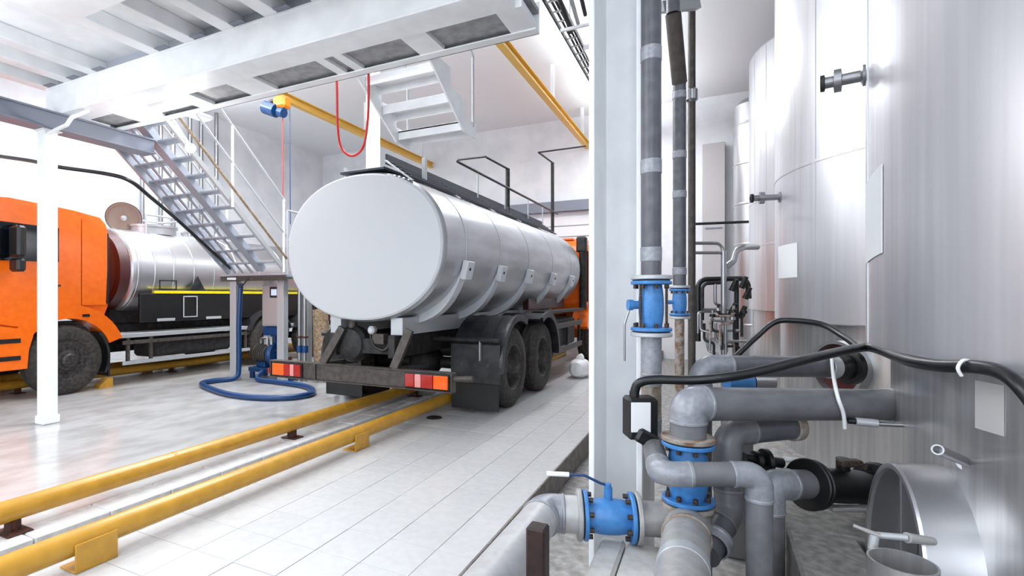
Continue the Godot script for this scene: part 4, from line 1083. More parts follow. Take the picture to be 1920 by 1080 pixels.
	part(mb().cyl((b0 + b1) * 0.5 + Vector3(0, 0.06, 0), (b0 + b1) * 0.5 + Vector3(0, 0.13, 0), 0.028, -1, 14), "stem", M.black, bv)
	part(mb().box((b0 + b1) * 0.5 + Vector3(0, 0.12, 0) + fw * 0.04, Vector3(0.10, 0.03, 0.05), bb, 0.006), "actuator_plate", M.bolt, bv)
	part(mb().box((b0 + b1) * 0.5 + Vector3(0, -0.085, 0) + fw * 0.05, Vector3(0.20, 0.02, 0.05), bb, 0.006), "support_strip", M.pipe_light, bv)
	# little dark cock with white lever behind
	var k0: Vector3 = Vector3(0.133, 0.727, -2.772)
	var sk := thing("drain_cock", k0 - Vector3(0, 0.05, 0), "small black drain cock with white lever grip behind the crossover pipe", "valve")
	part(mb().cyl(k0, Vector3(0.294, 0.689, -2.897), 0.024, -1, 16), "body", M.black, sk)
	part(mb().lathe(Vector3(0.217, 0.701, -2.837), rt, [[0, 0], [0.06, 0], [0.06, 0.02], [0, 0.02]], 22), "flange", M.black, sk)
	part(mb().lathe(Vector3(0.179, 0.709, -2.806), rt, [[0, 0], [0.045, 0], [0.045, 0.02], [0, 0.02]], 22), "flange", M.black, sk)
	part(mb().tube([Vector3(0.235, 0.701, -2.846), Vector3(0.305, 0.705, -2.903), Vector3(0.448, 0.666, -3.019)], 0.008, 8), "lever", M.tube_steel, sk)
	part(mb().cyl(Vector3(0.304, 0.711, -2.897), Vector3(0.423, 0.682, -2.995), 0.013, -1, 10), "lever_grip", M.plastic_white, sk)
	# cables
	one(mb().tube(spline([Vector3(-0.32, 1, -2.523), Vector3(-0.317, 1.049, -2.525), Vector3(-0.296, 1.082, -2.524), Vector3(-0.228, 1.1, -2.525), Vector3(-0.052, 1.112, -2.523), Vector3(0.134, 1.144, -2.571), Vector3(0.342, 1.197, -2.698), Vector3(0.553, 1.235, -2.915), Vector3(0.65, 1.245, -2.964), Vector3(0.644, 1.243, -2.468), Vector3(0.671, 1.249, -2.259), Vector3(0.709, 1.267, -2.099), Vector3(0.731, 1.263, -1.998), Vector3(0.748, 1.221, -1.917), Vector3(0.8, 1.104, -1.887)], 8), 0.0205, 14), "power_cable", M.cable, "thick black cable looping from sensor box to the nearest tank's right side", "cable")
	one(mb().tube(spline([Vector3(0.12, 1.144, -3.302), Vector3(0.228, 1.255, -3.379), Vector3(0.314, 1.334, -3.399), Vector3(0.404, 1.346, -3.377), Vector3(0.516, 1.331, -3.321), Vector3(0.585, 1.28, -3.199), Vector3(0.617, 1.24, -3.059)], 8), 0.0155, 12), "power_cable", M.cable, "thinner black cable arching over the rear pipe towards the tanks", "cable")
	one(mb().tube(spline([Vector3(0.679, 1.237, -2.106), Vector3(0.669, 1.261, -2.101), Vector3(0.683, 1.284, -2.108), Vector3(0.716, 1.278, -2.147)], 6), 0.005, 8), "cable_clip", M.plastic_white, "white loop clip holding the thick cable on the nearest tank", "clip")
	one(mb().tube(spline([Vector3(0.576, 1.155, -3.418), Vector3(0.552, 1.111, -3.25), Vector3(0.496, 1.1, -2.887), Vector3(0.491, 1.038, -2.778), Vector3(0.512, 0.968, -2.788), Vector3(0.521, 0.899, -2.81)], 8), 0.008, 8), "white_strap", M.plastic_white, "narrow white strap hanging over the thick tank feed pipe", "strap")
	var sv := thing("sample_cock", Vector3(0.644, 0.901, -2.894), "thin steel sample cock sticking out under the tank feed pipe", "valve")
	part(mb().cyl(Vector3(0.744, 0.928, -2.854), Vector3(0.633, 0.925, -2.843), 0.010, -1, 12), "tube", M.tube_steel, sv)
	part(mb().cyl(Vector3(0.642, 0.927, -2.842), Vector3(0.563, 0.93, -2.831), 0.0175, -1, 14), "grip", M.lightsteel, sv)
	part(mb().cyl(Vector3(0.563, 0.93, -2.831), Vector3(0.536, 0.93, -2.828), 0.013, -1, 12), "tip", M.black, sv)
	# plinths in the pit
	for q in [[-0.435, -0.335, "pale stone plinth slab left under the lying blue valve"], [-0.328, -0.185, "pale stone plinth slab right under the lying blue valve"]]:
		one(mb().span(Vector3(q[0], -0.22, -2.36), Vector3(q[1], 0.42, -0.6), 0.012), "plinth", M.plinth, q[2], "plinth")
	var cp := thing("concrete_plinth", Vector3(0.5, -0.22, -2.4), "grey concrete plinth under the black valve at lower right", "plinth")
	part(mb().span(Vector3(0.30, -0.22, -3.4), Vector3(0.70, 0.44, -2.78), 0.012), "rear_block", M.concrete, cp)
	part(mb().span(Vector3(0.30, -0.22, -2.775), Vector3(0.56, 0.44, -0.9), 0.012), "front_block", M.concrete, cp)
	one(mb().span(Vector3(0.215, -0.22, -2.58), Vector3(0.288, 0.30, -0.9), 0.012), "kerb_block", M.concrete, "low narrow concrete kerb left of the black valve plinth", "plinth")
	var bp: Vector3 = Vector3(-0.486, 0.765, -1.568)
	one(mb().span(Vector3(bp.x - 0.03, -0.22, bp.z - 0.03), Vector3(bp.x + 0.03, bp.y, bp.z + 0.03), 0.006), "support_post", M.brown, "brown square steel post beside the pale pit pipe", "post")
	# stainless cup and white cock in front of the manway
	var cu: Vector3 = Vector3(0.531, 0.653, -2.077)
	one(mb().lathe(Vector3(cu.x, 0.44, cu.z), Vector3.UP, [[0, 0], [0.085, 0], [0.088, 0.004], [0.088, cu.y - 0.44], [0.082, cu.y - 0.44], [0.08, 0.012], [0, 0.012]], 36), "steel_cup", M.stainless_low, "open stainless steel cup standing in front of the oval manway", "cup")
	var wc := thing("white_cock", Vector3(0.554, 0.654, -2.234), "small white plastic cock with handle above the steel cup", "valve")
	part(mb().cyl(Vector3(0.433, 0.694, -2.207), Vector3(0.503, 0.676, -2.197), 0.006, 0.009, 12), "handle", M.pipe_light, wc)
	part(mb().cyl(Vector3(0.49, 0.675, -2.202), Vector3(0.577, 0.68, -2.211), 0.011, -1, 14), "body", M.lightsteel, wc)
	part(mb().cyl(Vector3(0.577, 0.68, -2.211), Vector3(0.663, 0.658, -2.277), 0.017, 0.013, 14), "socket", M.pipe_light, wc)
	part(mb().cyl(Vector3(0.49, 0.675, -2.202), Vector3(0.484, 0.627, -2.198), 0.014, -1, 12), "spout", M.lightsteel, wc)

# ---------- stairs ----------
func build_stairs() -> void:
	# straight flight from the mezzanine down to the landing beside the lorries
	var xl := -7.6
	var xr := -6.36
	var top := Vector2(-4.08, 4.06)
	var bot := Vector2(-6.46, 1.93)
	var t := thing("staircase", Vector3(-7.0, 0, -6.5), "grey steel staircase slanting from mezzanine to the landing left of silver tank", "staircase")
	for x in [xl, -6.86, xr]:
		part(mb().bar(Vector3(x, top.y, top.x), Vector3(x, bot.y, bot.x), 0.05 if x != -6.86 else 0.16, [0.2, 0.07][int(x == xr)] if x != -6.86 else 0.10), "stringer", M.stair if x != xr else M.lightsteel, t)
	# extra ribs under the left bay
	for x in [-7.48, -7.30, -7.08]:
		part(mb().bar(Vector3(x, top.y - 0.05, top.x), Vector3(x, bot.y - 0.05, bot.x), 0.05, 0.02), "under_rib", M.stair, t)
	for k in 11:
		var u := (k + 0.5) / 11.0
		var z := lerpf(top.x, bot.x, u)
		var y := lerpf(top.y, bot.y, u)
		part(mb().span(Vector3(xl + 0.03, y + 0.0, z + 0.10), Vector3(-6.95, y + 0.025, z - 0.09), 0.003), "tread", M.stair, t)
		part(mb().span(Vector3(-6.77, y + 0.0, z + 0.08), Vector3(xr - 0.03, y + 0.03, z - 0.08), 0.003), "tread", M.stair, t)
	# hand rails right side and left side
	for x in [xr + 0.05, xl - 0.05]:
		for h in [0.55, 1.1]:
			part(mb().cyl(Vector3(x, top.y + h, top.x), Vector3(x, bot.y + h, bot.x), 0.017, -1, 10), "handrail", M.lightsteel, t)
		for u in [0.02, 0.55, 0.98]:
			var z := lerpf(top.x, bot.x, u)
			var y := lerpf(top.y, bot.y, u)
			part(mb().cyl(Vector3(x, y - 0.1, z), Vector3(x, y + 1.1, z), 0.019, -1, 10), "rail_post", M.steel_white, t)
	part(mb().tube([Vector3(xr + 0.07, top.y + 0.17, top.x), Vector3(xr + 0.07, bot.y + 0.17, bot.x)], 0.02, 10), "rail_conduit", M.tan, t)
	# landing
	var la := thing("landing", Vector3(-7.0, 0, -6.7), "raised steel landing on posts below the staircase foot", "platform")
	part(mb().span(Vector3(-7.85, 1.80, -6.45), Vector3(-6.3, 1.85, -7.4), 0.004), "deck", M.stair, la)
	part(mb().span(Vector3(-7.85, 1.74, -6.44), Vector3(-6.3, 1.83, -6.47), 0.003), "front_edge", M.bumper, la)
	for p in [Vector3(-7.56, 0, -6.52), Vector3(-6.62, 0, -6.70), Vector3(-7.56, 0, -7.3), Vector3(-6.62, 0, -7.3)]:
		part(mb().span(p + Vector3(-0.075, 0, -0.06), p + Vector3(0.075, 1.80, 0.06), 0.006), "post", M.lightsteel, la)
	part(mb().lathe(Vector3(-7.56, 1.76, -6.52), Vector3.UP, [[0.13, 0], [0.14, 0.02], [0.13, 0.04], [0, 0.04]], 18), "post_cap", M.plastic_white, la)
	part(mb().tube(rnd([Vector3(-7.42, 1.74, -6.42), Vector3(-7.3, 1.62, -6.40), Vector3(-7.2, 1.70, -6.40), Vector3(-7.15, 1.78, -6.44)], 0.04), 0.012, 8), "hook", M.black, la)
	for x in [-6.32]:
		for h in [0.55, 1.05]:
			part(mb().cyl(Vector3(x, 1.85 + h, -6.5), Vector3(x, 1.85 + h, -7.4), 0.017, -1, 8), "handrail", M.lightsteel, la)
		for z in [-6.5, -7.4]:
			part(mb().cyl(Vector3(x, 1.83, z), Vector3(x, 2.9, z), 0.018, -1, 8), "rail_post", M.lightsteel, la)
	# hanging white stair above the tank
	var h := thing("hanging_stair", Vector3(-2.72, 3.2, -4.7), "short white folding stair hanging from the mezzanine above the silver tank", "stair")
	var xa := -3.12
	var xb := -2.30
	var T := [[-4.40, 3.66], [-4.70, 3.47], [-5.0, 3.28]]
	for q in T:
		part(mb().span(Vector3(xa + 0.015, q[1], q[0] + 0.13), Vector3(xb - 0.015, q[1] + 0.02, q[0] - 0.13), 0.003), "tread", W_(), h)
		part(mb().span(Vector3(xa + 0.015, q[1] - 0.075, q[0] + 0.13), Vector3(xb - 0.015, q[1] + 0.02, q[0] + 0.115), 0.003), "tread_nosing", W_(), h)
		part(mb().span(Vector3(xa + 0.015, q[1] - 0.075, q[0] - 0.115), Vector3(xb - 0.015, q[1] + 0.02, q[0] - 0.13), 0.003), "tread_lip", W_(), h)
	for x in [xa, xb]:
		var poly := []
		poly.append([-4.06, 3.92]); poly.append([-4.25, 3.92])
		for q in T:
			poly.append([q[0] + 0.15, q[1] + 0.06]); poly.append([q[0] - 0.15, q[1] + 0.06])
		poly.append([-5.15, 3.18]); poly.append([-4.85, 3.18]); poly.append([-4.06, 3.68])
		part(side_panel(poly, x, 0.018), "stringer", W_(), h)
		for z in [[-4.25, 3.92, 4.75], [-5.1, 3.3, 4.05]]:
			part(mb().cyl(Vector3(x, z[1], z[0]), Vector3(x, z[2], z[0]), 0.014, -1, 8), "rail_post", M.lightsteel, h)
		part(mb().cyl(Vector3(x, 4.75, -4.25), Vector3(x, 4.05, -5.1), 0.014, -1, 8), "handrail", M.lightsteel, h)

func W_() -> Material: return M.steel_white

# ---------- things high up and on the far side of the hall ----------
func build_hall_details() -> void:
	for a in [[-8.36, -8.3, "yellow crane beam over the left bay carrying the blue hoist"], [-3.22, -6.0, "yellow crane beam under ceiling right above the silver tank"]]:
		var t := thing("crane_beam", Vector3(a[0], 5.66, -11), a[2], "beam", "yellow crane beams")
		part(mb().span(Vector3(a[0] - 0.07, 5.74, a[1]), Vector3(a[0] + 0.07, 5.76, -15.2), 0.003), "bottom_flange", M.crane, t)
		part(mb().span(Vector3(a[0] - 0.07, 5.90, a[1]), Vector3(a[0] + 0.07, 5.92, -15.2), 0.003), "top_flange", M.crane, t)
		part(mb().span(Vector3(a[0] - 0.012, 5.76, a[1]), Vector3(a[0] + 0.012, 5.90, -15.2), 0.0), "web", M.crane, t)
		for z in [-8.6, -11.5, -14.5]:
			part(mb().span(Vector3(a[0] - 0.04, 5.92, z + 0.04), Vector3(a[0] + 0.04, 6.7, z - 0.04), 0.003), "hanger", M.white, t)
	var ho := thing("chain_hoist", Vector3(-8.40, 5.3, -8.3), "blue and orange electric chain hoist on the yellow beam", "hoist")
	part(mb().cyl(Vector3(-8.62, 5.55, -8.22), Vector3(-8.30, 5.42, -8.22), 0.14, -1, 20), "motor", M.hose_blue, ho)
	part(mb().box(Vector3(-8.22, 5.60, -8.3), Vector3(0.34, 0.26, 0.26), Basis(), 0.05), "gearbox", mat(Color(0.95, 0.55, 0.12), 0.4), ho)
	part(mb().cyl(Vector3(-8.24, 5.4, -8.24), Vector3(-8.1, 5.35, -8.24), 0.10, -1, 16), "brake", M.hose_blue, ho)
	part(mb().box(Vector3(-8.36, 5.66, -8.35), Vector3(0.3, 0.06, 0.3), Basis(), 0.01), "trolley", M.black, ho)
	for q in [[-8.2, 2.2, M.red_hose], [-8.0, 3.0, M.hose_blue]]:
		part(mb().cyl(Vector3(q[0], 5.45, -8.3), Vector3(q[0], q[1], -8.32), 0.010, -1, 6), "chain", q[2], ho)
	# red hose loop
	var rz := -4.2
	one(mb().tube(spline([Vector3(-3.351, 3.715, -4.12), Vector3(-3.369, 3.543, -4.15), Vector3(-3.403, 3.241, -4.2), Vector3(-3.369, 3.009, -4.2), Vector3(-3.275, 2.901, -4.2), Vector3(-3.169, 2.888, -4.2), Vector3(-3.078, 2.971, -4.2), Vector3(-3.033, 3.186, -4.2), Vector3(-2.984, 3.423, -4.15), Vector3(-2.963, 3.692, -4.12)], 8), 0.013, 10), "air_hose", M.red_hose, "thin red hose hanging in a loop below the mezzanine edge", "hose")
	# flood lamp by the staircase
	var lp: Vector3 = Vector3(-5.754, 3.254, -4.25)
	var fl := thing("flood_lamp", lp, "small bright flood lamp shining beside the staircase top", "lamp")
	part(mb().lathe(lp + Vector3(0, 0.05, -0.05), Vector3(0.55, -0.2, 0.8), [[0, -0.06], [0.035, -0.06], [0.058, 0.0], [0.058, 0.048], [0.05, 0.048], [0.048, 0.03]], 24), "housing", M.white, fl)
	part(mb().lathe(lp + Vector3(0, 0.05, -0.05), Vector3(0.55, -0.2, 0.8), [[0.0, 0.045], [0.05, 0.042]], 24), "lens", M.lamp, fl)
	part(mb().cyl(lp + Vector3(0, 0.06, -0.05), Vector3(lp.x, 3.61, -4.04), 0.012, -1, 8), "bracket", M.white, fl)
	var om := OmniLight3D.new()
	om.name = "light"
	om.light_energy = 2.5; om.light_size = 0.07; om.omni_range = 30.0; om.omni_attenuation = 2.0; om.shadow_enabled = true
	om.position = Vector3(0.55, -0.2, 0.8).normalized() * 0.12 + Vector3(0, 0.05, -0.05)
	fl.add_child(om)
	# heavy cable hanging past the column
	one(mb().tube(spline([Vector3(-9.34, 3.523, -3.6), Vector3(-8.787, 3.408, -3.62), Vector3(-8.046, 3.265, -3.66), Vector3(-7.554, 3.148, -3.7), Vector3(-6.985, 3.056, -4), Vector3(-6.807, 2.981, -4.2), Vector3(-6.975, 2.839, -4.6), Vector3(-7.309, 2.659, -5.2), Vector3(-7.421, 2.31, -5.8), Vector3(-7.497, 1.963, -6.36)], 8), 0.026, 12), "heavy_cable", M.cable, "heavy black cable sagging from the left behind column to the landing", "cable")
	# stainless tubes on the left wall
	for k in 6:
		var x := -12.75 + (k % 2) * 0.1
		var z := -8.15 - k * 0.42
		var tb := thing("wall_tube", Vector3(x, 2.2, z), "slim vertical stainless tube on the left wall, " + ["first", "second", "third", "fourth", "fifth", "sixth"][k] + " from the orange cab", "pipe", "tubes on the left wall")
		part(mb().cyl(Vector3(x, 0, z), Vector3(x, 6.7, z), 0.055, -1, 16), "tube", M.tube_steel, tb)
		part(mb().bar(Vector3(-13.0, 3.2, z), Vector3(x, 3.2, z), 0.05, 0.04), "wall_clip", M.lightsteel, tb)
	# cable trays and ceiling ducting at the top middle
	var ct := thing("cable_tray", Vector3(-2.2, 6.0, -9), "black cable ladder under the ceiling near the white column", "cable tray")
	for x in [-2.32, -2.10]:
		part(mb().bar(Vector3(x, 6.05, -5.2), Vector3(x, 6.05, -14.8), 0.02, 0.09), "side_rail", M.chassis, ct)
	for k in 30:
		part(mb().bar(Vector3(-2.32, 6.03, -5.3 - k * 0.32), Vector3(-2.10, 6.03, -5.3 - k * 0.32), 0.03, 0.02), "rung", M.lightsteel, ct)
	for x in [-2.26, -2.2, -2.15]:
		part(mb().tube(spline([Vector3(x, 6.07, -5.2), Vector3(x + 0.02, 6.08, -8.0), Vector3(x, 6.07, -11), Vector3(x + 0.02, 6.07, -14.8)], 5), 0.022, 8), "cable", M.black, ct)
	for z in [-6.0, -9.0, -12.0]:
		part(mb().cyl(Vector3(-2.21, 6.02, z), Vector3(-2.21, 6.7, z), 0.012, -1, 6), "hanger_rod", M.lightsteel, ct)
	var ct2 := thing("duct_bundle", Vector3(-1.75, 5.9, -6), "tangle of dark ducts right of the mezzanine end", "ducts")
	for k in 4:
		part(mb().tube(spline([Vector3(-1.78 + k * 0.13, 5.2 + k * 0.1, -5.3), Vector3(-1.74 + k * 0.12, 5.3 + k * 0.08, -6.2), Vector3(-1.8 + k * 0.1, 5.25 + k * 0.1, -7.4)], 5), 0.03, 8), "duct", M.chassis if k % 2 == 0 else M.lightsteel, ct2)
	for z in [-5.5, -7.2]:
		part(mb().bar(Vector3(-1.9, 5.2, z), Vector3(-1.2, 5.2, z), 0.04, 0.04), "support_bar", M.white, ct2)
		part(mb().cyl(Vector3(-1.25, 5.2, z), Vector3(-1.25, 6.7, z), 0.012, -1, 6), "hanger_rod", M.white, ct2)
	# white sack on the floor beside the lorry
	var sk := mb().hull(-2.16, 0.17, [[-9.25, 0.0, 0.0], [-9.27, 0.10, 0.12], [-9.4, 0.17, 0.17], [-9.6, 0.18, 0.168], [-9.75, 0.12, 0.14], [-9.82, 0.0, 0.0]], 2.4, 24)
	sk.hull(-2.14, 0.33, [[-9.4, 0.0, 0.0], [-9.42, 0.07, 0.09], [-9.55, 0.06, 0.10], [-9.62, 0.0, 0.0]], 2.0, 16)
	one(sk, "plastic_sack", M.plastic_white, "crumpled white plastic sack on the floor beyond the rear wheels", "sack")

# ---------- pump station left of the silver tank ----------
func build_pump_station() -> void:
	var t := thing("pump_skid", Vector3(-7.0, 0, -6.95), "blue pump with grey motor on steel skid under the landing", "pump")
	part(mb().span(Vector3(-7.5, 0.12, -6.75), Vector3(-6.5, 0.2, -7.15), 0.006), "skid_frame", M.hose_blue, t)
	for x in [-7.45, -6.55]:
		for z in [-6.8, -7.1]:
			part(mb().span(Vector3(x - 0.04, 0, z - 0.03), Vector3(x + 0.04, 0.13, z + 0.03), 0.004), "foot", M.hose_blue, t)
	part(mb().cyl(Vector3(-7.42, 0.44, -6.9), Vector3(-7.12, 0.44, -6.9), 0.15, -1, 24), "motor", M.bumper, t)
	part(mb().lathe(Vector3(-7.12, 0.44, -6.9), Vector3.RIGHT, [[0.1, 0], [0.12, 0.06], [0.2, 0.08], [0.22, 0.14], [0.2, 0.2], [0.08, 0.22], [0.08, 0.3], [0, 0.3]], 24), "pump_casing", M.hose_blue, t)
	part(mb().cyl(Vector3(-7.0, 0.55, -6.9), Vector3(-7.0, 0.84, -6.9), 0.07, -1, 16), "outlet", M.hose_blue, t)
	part(mb().box(Vector3(-6.95, 0.86, -6.88), Vector3(0.42, 0.16, 0.24), Basis(), 0.02), "filter_housing", M.hose_blue, t)
	part(mb().cyl(Vector3(-6.85, 0.2, -6.86), Vector3(-6.85, 0.8, -6.86), 0.05, -1, 14), "riser", M.hose_blue, t)
	part(mb().tube(rnd([Vector3(-7.3, 0.62, -6.86), Vector3(-7.3, 0.72, -6.86), Vector3(-7.12, 0.72, -6.86), Vector3(-7.12, 0.5, -6.86)], 0.05), 0.022, 10), "bypass_tube", M.tube_steel, t)
	part(mb().lathe(Vector3(-7.43, 0.44, -6.9), Vector3.LEFT, [[0.15, 0], [0.155, 0.02], [0.13, 0.06], [0, 0.07]], 20), "fan_cowl", M.rust, t)
	for k in 5: part(mb().lathe(Vector3(-7.38 + k * 0.05, 0.44, -6.9), Vector3.RIGHT, [[0.15, 0], [0.165, 0.004], [0.165, 0.012], [0.15, 0.016]], 20), "cooling_fin", M.bumper, t)
	for x in [-7.06, -6.96]: part(mb().cyl(Vector3(x, 0.62, -6.78), Vector3(x, 0.76, -6.78), 0.02, -1, 10), "gauge", M.lightsteel, t)
	part(mb().lathe(Vector3(-6.85, 0.5, -6.86), Vector3.UP, [[0.05, 0], [0.085, 0.005], [0.085, 0.03], [0.05, 0.035]], 16), "riser_flange", M.rust, t)
	part(mb().span(Vector3(-7.36, 0.2, -6.8), Vector3(-7.15, 0.3, -7.0), 0.01), "motor_foot", M.hose_blue, t)
	part(mb().tube(rnd([Vector3(-6.85, 0.3, -6.8), Vector3(-6.68, 0.3, -6.76), Vector3(-6.6, 0.3, -6.8), Vector3(-6.55, 0.42, -6.82)], 0.06), 0.03, 10), "discharge_pipe", M.rust, t)
	var hs := thing("hose_stand", Vector3(-6.25, 0, -7.35), "dark stand with coiled hoses between cabinet and silver tank", "stand")
	part(mb().span(Vector3(-6.45, 0, -7.3), Vector3(-6.37, 1.75, -7.36), 0.006), "upright", M.chassis, hs)
	part(mb().span(Vector3(-6.0, 0, -7.3), Vector3(-5.92, 1.5, -7.36), 0.006), "upright", M.chassis, hs)
	for y in [0.5, 1.0, 1.4]: part(mb().span(Vector3(-6.45, y, -7.29), Vector3(-5.92, y + 0.05, -7.33), 0.004), "cross_bar", M.bumper, hs)
	for k in 3:
		var ring := []
		for q in 20: ring.append(Vector3(-6.2 + cos(TAU * q / 20.0) * (0.14 + k * 0.02), 1.12 + sin(TAU * q / 20.0) * (0.17 + k * 0.02), -7.26 + k * 0.03))
		part(mb().tube(ring, 0.018, 8, false, true), "hose_coil", [M.black, M.tube_steel, M.maroon][k], hs)
	var c := thing("control_cabinet", Vector3(-6.95, 0.95, -6.8), "pale steel control cabinet with small lit display under the landing", "cabinet")
	part(mb().span(Vector3(-7.17, 0.95, -6.76), Vector3(-6.70, 1.68, -6.9), 0.01), "body", M.cabinet, c)
	part(mb().span(Vector3(-7.15, 0.97, -6.745), Vector3(-6.72, 1.66, -6.762), 0.006), "door", M.cabinet, c)
	part(mb().span(Vector3(-6.96, 1.45, -6.735), Vector3(-6.74, 1.64, -6.748), 0.004), "display_bezel", M.chassis, c)
	part(mb().span(Vector3(-6.92, 1.49, -6.728), Vector3(-6.79, 1.60, -6.737), 0.002), "display", M.screen, c)
	# blue hose: rises by the post and lies on the floor as a loop
	one(mb().tube(spline([Vector3(-7.40, 1.70, -6.50), Vector3(-7.40, 1.0, -6.46), Vector3(-7.40, 0.3, -6.46), Vector3(-7.42, 0.06, -6.40), Vector3(-7.55, 0.045, -6.05), Vector3(-7.48, 0.045, -5.78), Vector3(-6.95, 0.045, -5.52), Vector3(-6.25, 0.045, -5.32), Vector3(-5.65, 0.045, -5.36), Vector3(-5.30, 0.045, -5.62), Vector3(-5.32, 0.045, -6.0), Vector3(-5.8, 0.045, -6.35), Vector3(-6.5, 0.045, -6.45), Vector3(-7.0, 0.05, -6.5), Vector3(-7.08, 0.15, -6.7)], 8), 0.042, 12), "suction_hose", M.hose_blue, "thick blue hose lying in a loop on the floor by landing posts", "hose")
	# tan wrapped pipe and steel tubes right of the pump
	var w := thing("lagged_pipe", Vector3(-6.05, 0, -7.0), "tan lagged pipe stub between pump station and silver tank", "pipe")
	part(mb().cyl(Vector3(-5.98, 0.3, -7.0), Vector3(-6.05, 1.25, -7.0), 0.16, 0.13, 18), "lagging", M.tan, w)
	part(mb().cyl(Vector3(-5.98, 0, -7.0), Vector3(-5.98, 0.3, -7.0), 0.10, -1, 16), "foot", M.concrete, w)
	for x in [-6.42, -6.30]:
		var s := thing("steel_riser", Vector3(x, 0, -6.9), "thin steel riser tube right of the cabinet, " + ("left one" if x < -6.4 else "right one"), "pipe")
		part(mb().cyl(Vector3(x, 0, -6.9), Vector3(x, 1.8, -6.9), 0.035, -1, 12), "tube", M.tube_steel, s)
		part(mb().lathe(Vector3(x, 0.75, -6.9), Vector3.UP, [[0.036, 0], [0.056, 0.005], [0.056, 0.03], [0.036, 0.035]], 16), "flange", M.rust, s)
		part(mb().cyl(Vector3(x, 0.5, -6.9), Vector3(x, 0.62, -6.9), 0.055, -1, 14), "valve", M.hose_blue, s)
	var sg := thing("steel_standpipe", Vector3(-6.1, 2.0, -7.6), "thin steel standpipe with gauge above the silver tank's left shoulder", "pipe")
	part(mb().tube(rnd([Vector3(-6.2, 0, -7.9), Vector3(-6.2, 3.45, -7.9), Vector3(-6.2, 3.5, -7.9), Vector3(-5.6, 3.5, -7.9), Vector3(-5.6, 3.9, -7.9)], 0.08), 0.03, 12), "tube", M.tube_steel, sg)
	part(mb().cyl(Vector3(-6.2, 3.5, -7.9), Vector3(-6.2, 3.9, -7.9), 0.04, -1, 12), "gauge_pot", M.tube_steel, sg)

